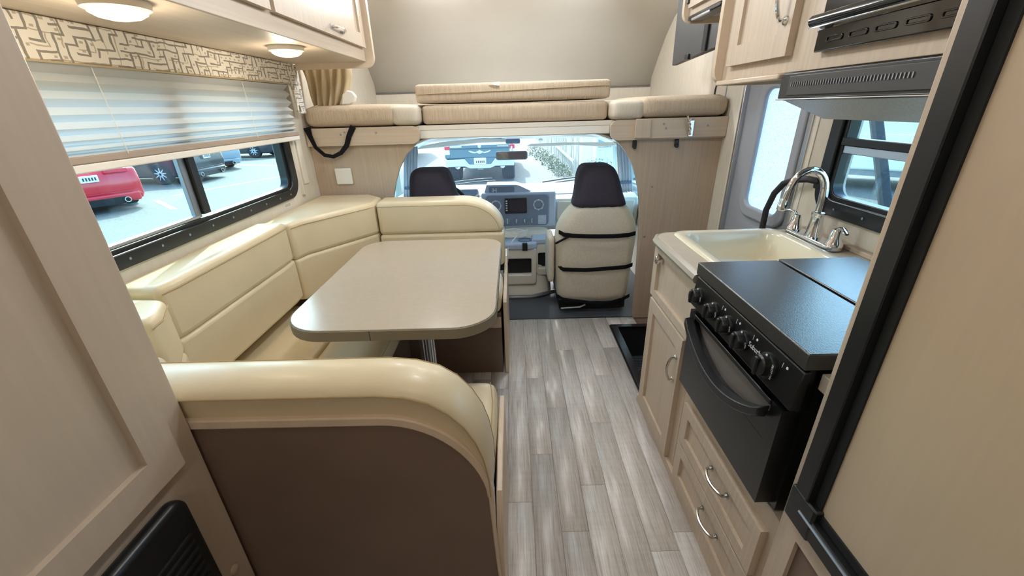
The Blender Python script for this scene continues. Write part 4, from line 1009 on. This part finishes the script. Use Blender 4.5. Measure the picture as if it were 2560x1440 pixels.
# engine cover and console
ec = thing('engine_cover', 'pale engine cover with cup holder tray and dark storage pockets between the cab seats', 'console', (.05, 3.2, 0))
MB().loft([hsec(-.27, .288, 3.00, 3.36, .0, .12), hsec(-.26, .285, 3.05, 3.36, .10, .12), hsec(-.25, .28, 3.12, 3.36, .25, .1), hsec(-.25, .28, 3.14, 3.36, .42, .08), hsec(-.24, .27, 3.2, 3.36, .47, .08)]).build('cover', m_dashlt, ec, ang=50)
MB().ring(rrect(-.28, .165, .085, .40, .03), rrect(-.24, .125, .175, .305, .012), 'y', 3.02, 3.20).build('pocket_box', m_offwhite, ec, bevel=.012, seg=3)
MB().box(-.25, .135, 3.06, 3.08, .165, .315).build('pocket', m_blackmat, ec, smooth=False)
MB().box(-.245, .13, 3.022, 3.06, .145, .172).build('pocket_shelf', m_offwhite, ec, bevel=.004)
MB().ring(rrect(.165, .285, .145, .42, .03), rrect(.18, .265, .21, .335, .012), 'y', 3.07, 3.25).build('pocket_box', m_offwhite, ec, bevel=.012, seg=3)
MB().box(.175, .27, 3.11, 3.13, .20, .345).build('pocket', m_blackmat, ec, smooth=False)
MB().prism(rrect(-.29, .172, 3.005, 3.30, [.06, .02, .02, .06]), 'z', .385, .435).build('tray', m_dash, ec, bevel=.012, seg=3)
MB().prism(rrect(.13, .30, 3.06, 3.32, [.05, .02, .02, .05]), 'z', .41, .455).build('tray', m_dash, ec, bevel=.012, seg=3)
for x, y in ((.075, 3.10), (-.13, 3.10)):
    MB().lathe([(.052, 0), (.052, .006), (.042, .006), (.038, -.03), (.03, -.03)], (x, y, .436), (0, 0, 1), 20).build('cup_holder', m_dashdk, ec)
MB().box(.055, .095, 3.001, 3.03, .38, .437).build('cup_notch', m_blackmat, ec, bevel=.004)
MB().tube([(-.34, 3.05, .012), (-.15, 2.96, .012), (.12, 2.95, .014), (.32, 3.05, .012)], .016, 8).build('hem', m_steel, ec)
wc = thing('charging_cable', 'coiled white cable lying on the console tray', 'cable', (0, 3.12, .44))
pts = []
for k in range(70):
    t = k/69; pts.append((-.05+.14*math.cos(k*.55)*(1-.25*t)+.05*t, 3.17+.055*math.sin(k*.55)*(1-.2*t), .448+.05*t+.006*math.sin(k*1.7)))
MB().tube(pts, .0045, 6).build('coil', m_white, wc)
MB().tube([(.02, 3.12, .47), (-.02, 3.06, .445), (-.055, 3.003, .40), (-.06, 2.998, .30), (-.075, 3.0, .24)], .004, 6).build('tail', m_white, wc)
# mirror, visors, overhead console, wipers
mr = thing('rear_view_mirror', 'rear view mirror on the windshield', 'mirror', (-.01, 3.86, 1.0))
MB().prism(rrect(-.155, .132, .958, 1.035, .022, 6), 'y', 3.845, 3.87).build('housing', m_dashdk, mr, bevel=.006, seg=3)
MB().prism(rrect(-.148, .125, .964, 1.029, .018, 6), 'y', 3.842, 3.846).build('mirror_glass', M('mirror_glass', (150, 150, 160), .05, metal=.9), mr, smooth=False)
MB().tube([(-.01, 3.87, .99), (-.01, 3.92, 1.03), (-.01, 3.99, 1.06)], .009, 8).build('stem', m_dashdk, mr)
vs = thing('sun_visor', 'wide padded sun visor on the driver side', 'visor', (-.5, 3.85, 1.1), group='sun visors')
MB().prism([(-.86, 1.075), (-.80, 1.105), (-.60, 1.134), (-.20, 1.152), (-.07, 1.145), (-.035, 1.128), (-.06, 1.115), (-.30, 1.113), (-.60, 1.088)], 'y', 3.80, 3.83).build('flap', m_offwhite, vs, bevel=.008, seg=3)
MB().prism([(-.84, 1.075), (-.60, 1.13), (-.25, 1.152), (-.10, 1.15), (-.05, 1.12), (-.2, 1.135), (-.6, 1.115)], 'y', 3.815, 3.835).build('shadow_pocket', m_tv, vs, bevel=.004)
vs2 = thing('sun_visor', 'thin pale sun visor folded up on the passenger side', 'visor', (.5, 3.85, 1.1), group='sun visors')
MB().prism([(.12, 1.075), (.16, 1.095), (.45, 1.100), (.92, 1.085), (.95, 1.065), (.80, 1.052), (.55, 1.072), (.2, 1.068)], 'y', 3.82, 3.85).build('flap', m_offwhite, vs2, bevel=.006, seg=3)
oc2 = thing('overhead_console', 'small dark overhead console above the rear view mirror', 'console', (.0, 3.7, 1.13))
MB().prism(rrect(-.06, .065, 1.108, 1.145, .012), 'y', 3.70, 3.78).build('box', m_dashdk, oc2, bevel=.008, seg=3)
MB().lathe([(.02, 0), (.018, .012), (.006, .016)], (.24, 3.72, 1.135), (0, -.6, -1), 16).build('clip_base', m_offwhite, oc2)
for pts, lb in (([(-.62, 4.31, .69), (-.40, 4.28, .715), (-.22, 4.26, .725)], 'thin windshield wiper resting low on the driver side'), ([(.30, 4.28, .672), (.52, 4.28, .70), (.78, 4.30, .722)], 'thin windshield wiper resting low on the passenger side')):
    wp = thing('wiper', lb, 'wiper', pts[0], group='windshield wipers')
    MB().tube([(x, y+.07, z) for x, y, z in pts], .008, 6).build('blade', m_blackframe, wp)
    MB().tube([(x+.03, y+.085, z-.025) for x, y, z in pts], .007, 6).build('arm', m_blackframe, wp)
# cab privacy curtains at the pillars
for s_, x0, lb in ((-1, -.835, 'blue grey striped curtain gathered at the driver side pillar'), (1, .90, 'blue grey striped curtain gathered at the passenger side pillar')):
    cv = thing('cab_curtain', lb, 'curtain', (x0, 3.42, .72), group='cab privacy curtains')
    rows = []
    for j in range(9):
        t = j/8; z = 1.13-.40*t; row = []
        for i in range(33):
            u = i/32; row.append((x0+s_*(-.045+.105*u)-s_*.035*(1-t)+s_*.02*t, 3.42+.016*math.sin(u*30+t), z))
        rows.append(row)
    MB().loft(rows, cap=False, closed=False).build('folds', m_curtblue, cv, solid=.003, ang=80)
    MB().box(x0-.06, x0+.06, 3.395, 3.45, .80, .82).build('tie_band', m_dashdk, cv, bevel=.004)
# ================================================================== OUTSIDE
GZ = -.65
struct(MB().box(-60, 60, -40, 90, GZ-.1, GZ), 'ground', m_asph, 'pale sunlit asphalt parking lot', smooth=False)
def wheel(root, x, y, z, r, w, ax, spokes=9):
    a = Vector(ax)
    ty = MB().lathe([(r*.62, -w/2), (r*.93, -w/2), (r, -w*.36), (r, w*.36), (r*.93, w/2), (r*.62, w/2)], (x, y, z), ax, 32).build('tyre', m_tyre, root, local=True)
    MB().lathe([(r*.64, -w*.40), (r*.64, w*.44), (r*.58, w*.46), (r*.56, w*.30), (.04, w*.30)], (x, y, z), ax, 28).build('rim', m_tyre, ty, local=True)
    up = Vector((0, 0, 1)); sd_ = a.cross(up)
    mb = MB()
    for k in range(spokes):
        t = 2*math.pi*k/spokes; d = up*math.cos(t)+sd_*math.sin(t)
        c = Vector((x, y, z))+a*(w*.42)
        mb.tube([c+d*.04, c+d*r*.60], [.035, .022], 6)
    mb.lathe([(.07, w*.36), (.06, w*.46), (.01, w*.47)], (x, y, z), ax, 14)
    mb.build('spokes', m_alloy, ty, local=True)
def sedan(name, label, loc, rot, paint, plate=True, L=4.7, Wd=1.84, group='cars parked beside the coach'):
    """local frame: rear bumper at y=0 facing -y, car runs to +y"""
    t = thing(name, label, 'car', loc, rot, group=group)
    h = Wd/2
    prof = [(0.0, .42), (.02, .30), (.12, .22), (L-.15, .22), (L, .34), (L, .58), (L-.25, .72), (L-1.25, .92), (L-1.35, .95), (.55, 1.02), (.08, .96), (.02, .80), (-.02, .60)]
    MB().prism(prof, 'x', -h, h).build('body', paint, t, bevel=.09, seg=4, local=True)
    MB().prism([(.35, .98), (1.05, 1.40), (2.35, 1.42), (L-1.35, .96)], 'x', -h+.16, h-.16).build('cabin', m_blackgloss, t, bevel=.08, seg=3, local=True)
    MB().prism([(1.0, 1.36), (1.1, 1.43), (2.3, 1.45), (2.5, 1.38)], 'x', -h+.18, h-.18).build('roof', paint, t, bevel=.03, local=True)
    MB().box(-h+.10, h-.10, -.05, .2, .20, .42).build('bumper', paint, t, bevel=.05, seg=3, local=True)
    MB().prism([(-.62, .17), (.62, .17), (.5, .33), (-.5, .33)], 'y', -.065, .05).build('diffuser', m_blackmat, t, bevel=.01, local=True)
    for x in (-.52, .52):
        MB().lathe([(.065, 0), (.065, .11), (.048, .11), (.048, .0)], (x, .0, .255), (0, -1, 0), 16).build('exhaust_tip', m_chrome, t, local=True)
        MB().prism([(x*1.0-.22, .88), (x+.22, .88), (x+.22, .97), (x-.22, .97)], 'y', -.03, .1).build('tail_lamp', m_lamp_red, t, bevel=.02, local=True)
    MB().box(-.7, .7, -.048, -.02, .44, .455).build('bumper_crease', paint, t, bevel=.004, local=True)
    if plate:
        p = MB().box(-.16, .16, -.065, -.02, .72, .87).build('licence_plate', m_plate, t, bevel=.01, local=True)
        for k in range(5): MB().box(-.12+k*.052, -.12+k*.052+.03, -.068, -.064, .76, .83).build('plate_character', m_ink, p, smooth=False, local=True)
    for x, ax in ((-h-.01, (-1, 0, 0)), (h+.01, (1, 0, 0))):
        for y in (.95, L-.9): wheel(t, x*(1-.09), y, .335, .335, .22, ax)
    return t
sedan('parked_car', 'bright red car whose rear bumper shows below the pleated shade', (-9.65, 9.50, GZ), math.radians(58), m_red, L=4.2)
sedan('parked_car', 'dark car with a spoked wheel beside the red car', (-10.5, 14.6, GZ), math.radians(90), m_carblack)
sedan('parked_car', 'teal grey car seen beyond the window mullion', (-11.75, 17.0, GZ), math.radians(60), m_silver, L=4.0)
sedan('parked_car', 'far dark car whose wheel shows at the top right of the dinette window', (-12.1, 22.6, GZ), math.radians(90), m_carblack)
for i, (x0, y0, x1, y1, lb) in enumerate(((-9.6, 11.6, -7.6, 16.5, 'white parking line running past the red car'), (-16.0, 20.2, -9.5, 17.9, 'white parking line leading to the teal grey car'), (-15.0, 22.0, -8.8, 19.9, 'second white parking line near the far dark car'), (-9.6, 11.0, -8.2, 9.8, 'short white parking line near the window corner'))):
    d = Vector((x1-x0, y1-y0, 0)).normalized(); n = Vector((-d.y, d.x, 0))*.06
    mb = MB(); mb.prism([(x0+n.x, y0+n.y), (x1+n.x, y1+n.y), (x1-n.x, y1-n.y), (x0-n.x, y0-n.y)], 'z', GZ, GZ+.006)
    o = mb.build('parking_line', m_winline, smooth=False); props(o, lb, 'road marking', 'painted parking lines')

# pickup truck ahead
tk = thing('pickup_truck', 'slate blue pickup truck parked ahead of the windshield', 'truck', (-.97, 12.6, GZ))
X0, X1 = -1.02, 1.02
MB().box(X0, X1, .0, 2.1, .66, 1.05).build('bed', m_truck, tk, bevel=.04, seg=3, local=True)
tg = MB().box(X0+.14, X1-.14, -.05, .02, .70, 1.06).build('tailgate', m_truck, tk, bevel=.02, seg=3, local=True)
MB().box(X0+.16, X1-.16, -.075, -.04, .955, .968).build('crease', m_carblack, tg, bevel=.004, local=True)
em = MB().prism([(-.13, .86), (0, .92), (.13, .86), (0, .80)], 'y', -.068, -.05).build('emblem', m_bumper, tg, bevel=.006, local=True)
for s_ in (-1, 1):
    MB().prism([(s_*.10, .85), (s_*.30, .91), (s_*.33, .89), (s_*.24, .84), (s_*.12, .825)], 'y', -.064, -.05).build('emblem_wing', m_bumper, em, bevel=.004, local=True)
MB().lathe([(.045, 0), (.045, .015), (.03, .018), (.03, .004)], (0, -.05, 1.015), (0, -1, 0), 18).build('round_badge', m_bumper, tg, local=True)
MB().box(.52, .84, -.06, -.045, 1.0, 1.03).build('badge', m_bumper, tg, local=True)
MB().box(-.86, -.52, -.06, -.045, .995, 1.04).build('badge', m_bumper, tg, local=True)
for s_ in (-1, 1):
    x = s_*.95
    lp_ = MB().box(x-.075, x+.075, -.045, .1, .80, 1.05).build('tail_lamp', m_plate, tk, bevel=.01, local=True)
    MB().box(x-.076, x+.076, -.05, .06, .93, 1.05).build('red_lens', m_lamp_red, lp_, bevel=.01, local=True)
    MB().box(x-.076, x+.076, -.05, .06, .70, .80).build('reflector', m_truck, lp_, bevel=.01, local=True)
    ty = MB().lathe([(.2, -.19), (.37, -.19), (.40, -.15), (.40, .15), (.37, .19), (.2, .19)], (s_*.82, .55, .40), (1, 0, 0), 30).build('tyre', m_tyre, tk, local=True)
    for k in range(6):
        MB().lathe([(.402, -.004), (.405, -.002), (.405, .002), (.402, .004)], (s_*.82-.13+k*.052, .55, .40), (1, 0, 0), 30, cap=False).build('tread_groove', m_carblack, ty, local=True)
    MB().lathe([(.075, 0), (.075, .16), (.055, .16), (.055, .02)], (s_*.66, .05, .47), (0, -1, 0), 18).build('exhaust_tip', m_bumper, tk, local=True)
bp = MB().prism([(-1.0, .46), (-.45, .46), (-.30, .40), (.30, .40), (.45, .46), (1.0, .46), (1.02, .66), (.45, .68), (.32, .52), (-.32, .52), (-.45, .68), (-1.02, .66)], 'y', -.14, .05).build('bumper', m_bumper, tk, bevel=.02, seg=3, local=True)
MB().box(-.45, .45, -.06, .04, .50, .70).build('bumper_step', m_truck, tk, local=True)
pp = MB().box(-.18, .18, -.09, -.055, .52, .70).build('licence_plate', m_plate, tk, bevel=.01, local=True)
for k in range(5): MB().box(-.12+k*.055, -.12+k*.055+.03, -.094, -.089, .56, .62).build('plate_character', m_ink, pp, smooth=False, local=True)
MB().box(-.09, .09, -.10, .1, .36, .44).build('tow_hitch', m_steel, tk, bevel=.01, local=True)
MB().tube([(-.62, .55, .40), (.62, .55, .40)], .05, 8).build('axle', m_carblack, tk, local=True)
MB().prism([(2.1, .66), (2.1, 1.15), (2.25, 1.62), (2.4, 1.68), (3.4, 1.68), (3.9, 1.18), (5.0, 1.05), (5.1, .60), (5.0, .5)], 'x', X0+.02, X1-.02).build('cab', m_truck, tk, bevel=.06, seg=3, local=True)
MB().prism([(1.18, 2.08), (1.60, 2.2), (1.60, 2.24), (1.18, 2.12)][:0] or [(-.75, 1.20), (.75, 1.20), (.68, 1.58), (-.68, 1.58)], 'y', 2.06, 2.3).build('rear_window', m_blackgloss, tk, bevel=.02, local=True)
for s_ in (-1, 1): wheel(tk, s_*.90, 4.3, .40, .40, .26, (s_, 0, 0))

# fence along the right, brush at its foot, shed and poles behind
fn = thing('wooden_fence', 'tall weathered board fence right of the pickup truck', 'fence', (2.2, 18.0, GZ))
y = 12.75; k = 0; p0 = None
while y < 34:
    x = 1.95-.062*(y-12.6)*.35
    if p0 is None:
        p0 = MB().box(-.012, .012, 0, .135, 0, 1.9).build('board', m_fence, fn, bevel=.004, seg=1, local=True); o = p0
    else: o = clone(p0, fn)
    o.location = (x-2.2+random.uniform(-.012, .012), y-18.0, random.uniform(-.03, .03)); o.rotation_euler = (0, 0, random.uniform(-.02, .02))
    y += .15; k += 1
MB().box(-.40, -.36, -5.2, 16, .45, .53).build('rail', m_fence, fn, smooth=False, local=True)
sh_ = thing('storage_shed', 'pale shed with blue grey panels behind the passenger headrest', 'shed', (4.0, 13.5, GZ))
MB().box(2.45, 6.2, 12.6, 16.0, GZ, 2.6).build('walls', M('pale_siding', (222, 228, 230), .7), sh_, smooth=False)
for k in range(3): MB().box(2.50+k*.34, 2.50+k*.34+.30, 12.56, 12.6, GZ+.9, 2.2).build('siding_panel', M('siding_panel', (136, 160, 170), .7) if k == 0 else bpy.data.materials['siding_panel'], sh_, bevel=.006)
MB().box(1.98, 2.30, 12.4, 12.7, GZ, 2.6).build('corner_post', m_white, sh_, bevel=.02)
MB().box(2.25, 6.3, 12.5, 16.1, 2.6, 2.7).build('roof', m_steel, sh_, smooth=False)
for i, (x, y, r_, h_) in enumerate(((1.55, 13.4, .32, .35), (1.50, 14.6, .30, .32), (1.40, 16.0, .34, .4), (1.25, 17.6, .36, .42), (1.05, 19.4, .4, .5), (2.45, 11.8, .5, .75))):
    bsh = thing('dry_bush', ['low dry bush at the near end of the fence', 'second low dry bush along the fence foot', 'third low dry bush along the fence foot', 'fourth low dry bush along the fence foot', 'last low dry bush far along the fence', 'dry bush in front of the shed'][i], 'bush', (x, y, GZ), group='dry bushes along the fence')
    mb = MB()
    for q in range(170):
        a = random.uniform(0, 6.283); rr = r_*random.random()**.5; zz = random.random()*h_*(1-.5*(rr/r_)**2)
        c = Vector((rr*math.cos(a), rr*math.sin(a), zz)); u = Vector((random.uniform(-1, 1), random.uniform(-1, 1), random.uniform(-.3, 1))).normalized()*.05; v = u.orthogonal().normalized()*.02
        n = len(mb.v); mb.v += [tuple(c-u), tuple(c+v), tuple(c+u), tuple(c-v)]; mb.f.append((n, n+1, n+2, n+3))
    mb.build('leaves', m_hedge, bsh, smooth=False, local=True)
    mb = MB()
    for q in range(7):
        a = q*.9; mb.tube([(0, 0, 0), (r_*.5*math.cos(a), r_*.5*math.sin(a), h_*.5), (r_*.8*math.cos(a), r_*.8*math.sin(a), h_*.85)], .008, 5)
    mb.build('twigs', m_fence, bsh, local=True)
wb = thing('white_trailer', 'white trailer parked at the left beyond the windshield', 'trailer', (-5.6, 17.0, GZ))
MB().box(-1.5, 1.3, 0, 5.5, .55, 2.9).build('body', m_rv, wb, bevel=.12, seg=3, local=True)
MB().box(-.9, .7, -.03, .02, .8, 2.5).build('rear_door', m_white, wb, bevel=.01, local=True)
MB().box(-1.4, 1.2, -.06, .1, .42, .55).build('bumper', m_steel, wb, bevel=.02, local=True)
for s_ in (-1.25, 1.05): wheel(wb, s_, 2.8, .36, .36, .22, (math.copysign(1, s_), 0, 0))

# right hand side: white camper and slabs seen through the kitchen window
rv = thing('white_camper', 'white camper trailer seen through the kitchen window', 'camper', (9.5, 9.0, GZ), math.radians(-38))
MB().prism([(-3, .45), (3, .45), (3.0, 2.0), (2.6, 2.75), (-2.7, 2.75), (-3.05, 1.9)], 'y', 0, 2.2).build('body', m_rv, rv, bevel=.06, seg=3, local=True)
MB().box(-2.9, 2.9, -.02, .02, 1.00, 1.06).build('stripe', m_steel, rv, local=True)
MB().prism([(-1.5, .75), (1.2, .75), (.6, 1.25), (-1.9, 1.25)], 'y', -.03, .02).build('storage_hatch', m_white, rv, bevel=.01, local=True)
MB().box(-2.4, -1.6, -.03, .02, 1.9, 2.4).build('camper_window', m_blackgloss, rv, bevel=.03, local=True)
MB().box(-3, 3, .1, 2.1, .32, .46).build('chassis', m_steel, rv, local=True)
for x in (-.5, .35): wheel(rv, x, .1, .33, .33, .2, (0, -1, 0))
pl_ = thing('utility_pole', 'leaning dark pole crossing the upper kitchen window pane', 'pole', (6.2, 7.6, GZ))
MB().tube([(6.0, 6.35, GZ), (6.0, 7.35, 1.16), (6.0, 8.6, 3.6)], .09, 10).build('shaft', m_tyre, pl_)
MB().box(5.9, 6.1, 7.9, 8.1, 2.3, 2.6).build('bracket', m_steel, pl_, bevel=.02)
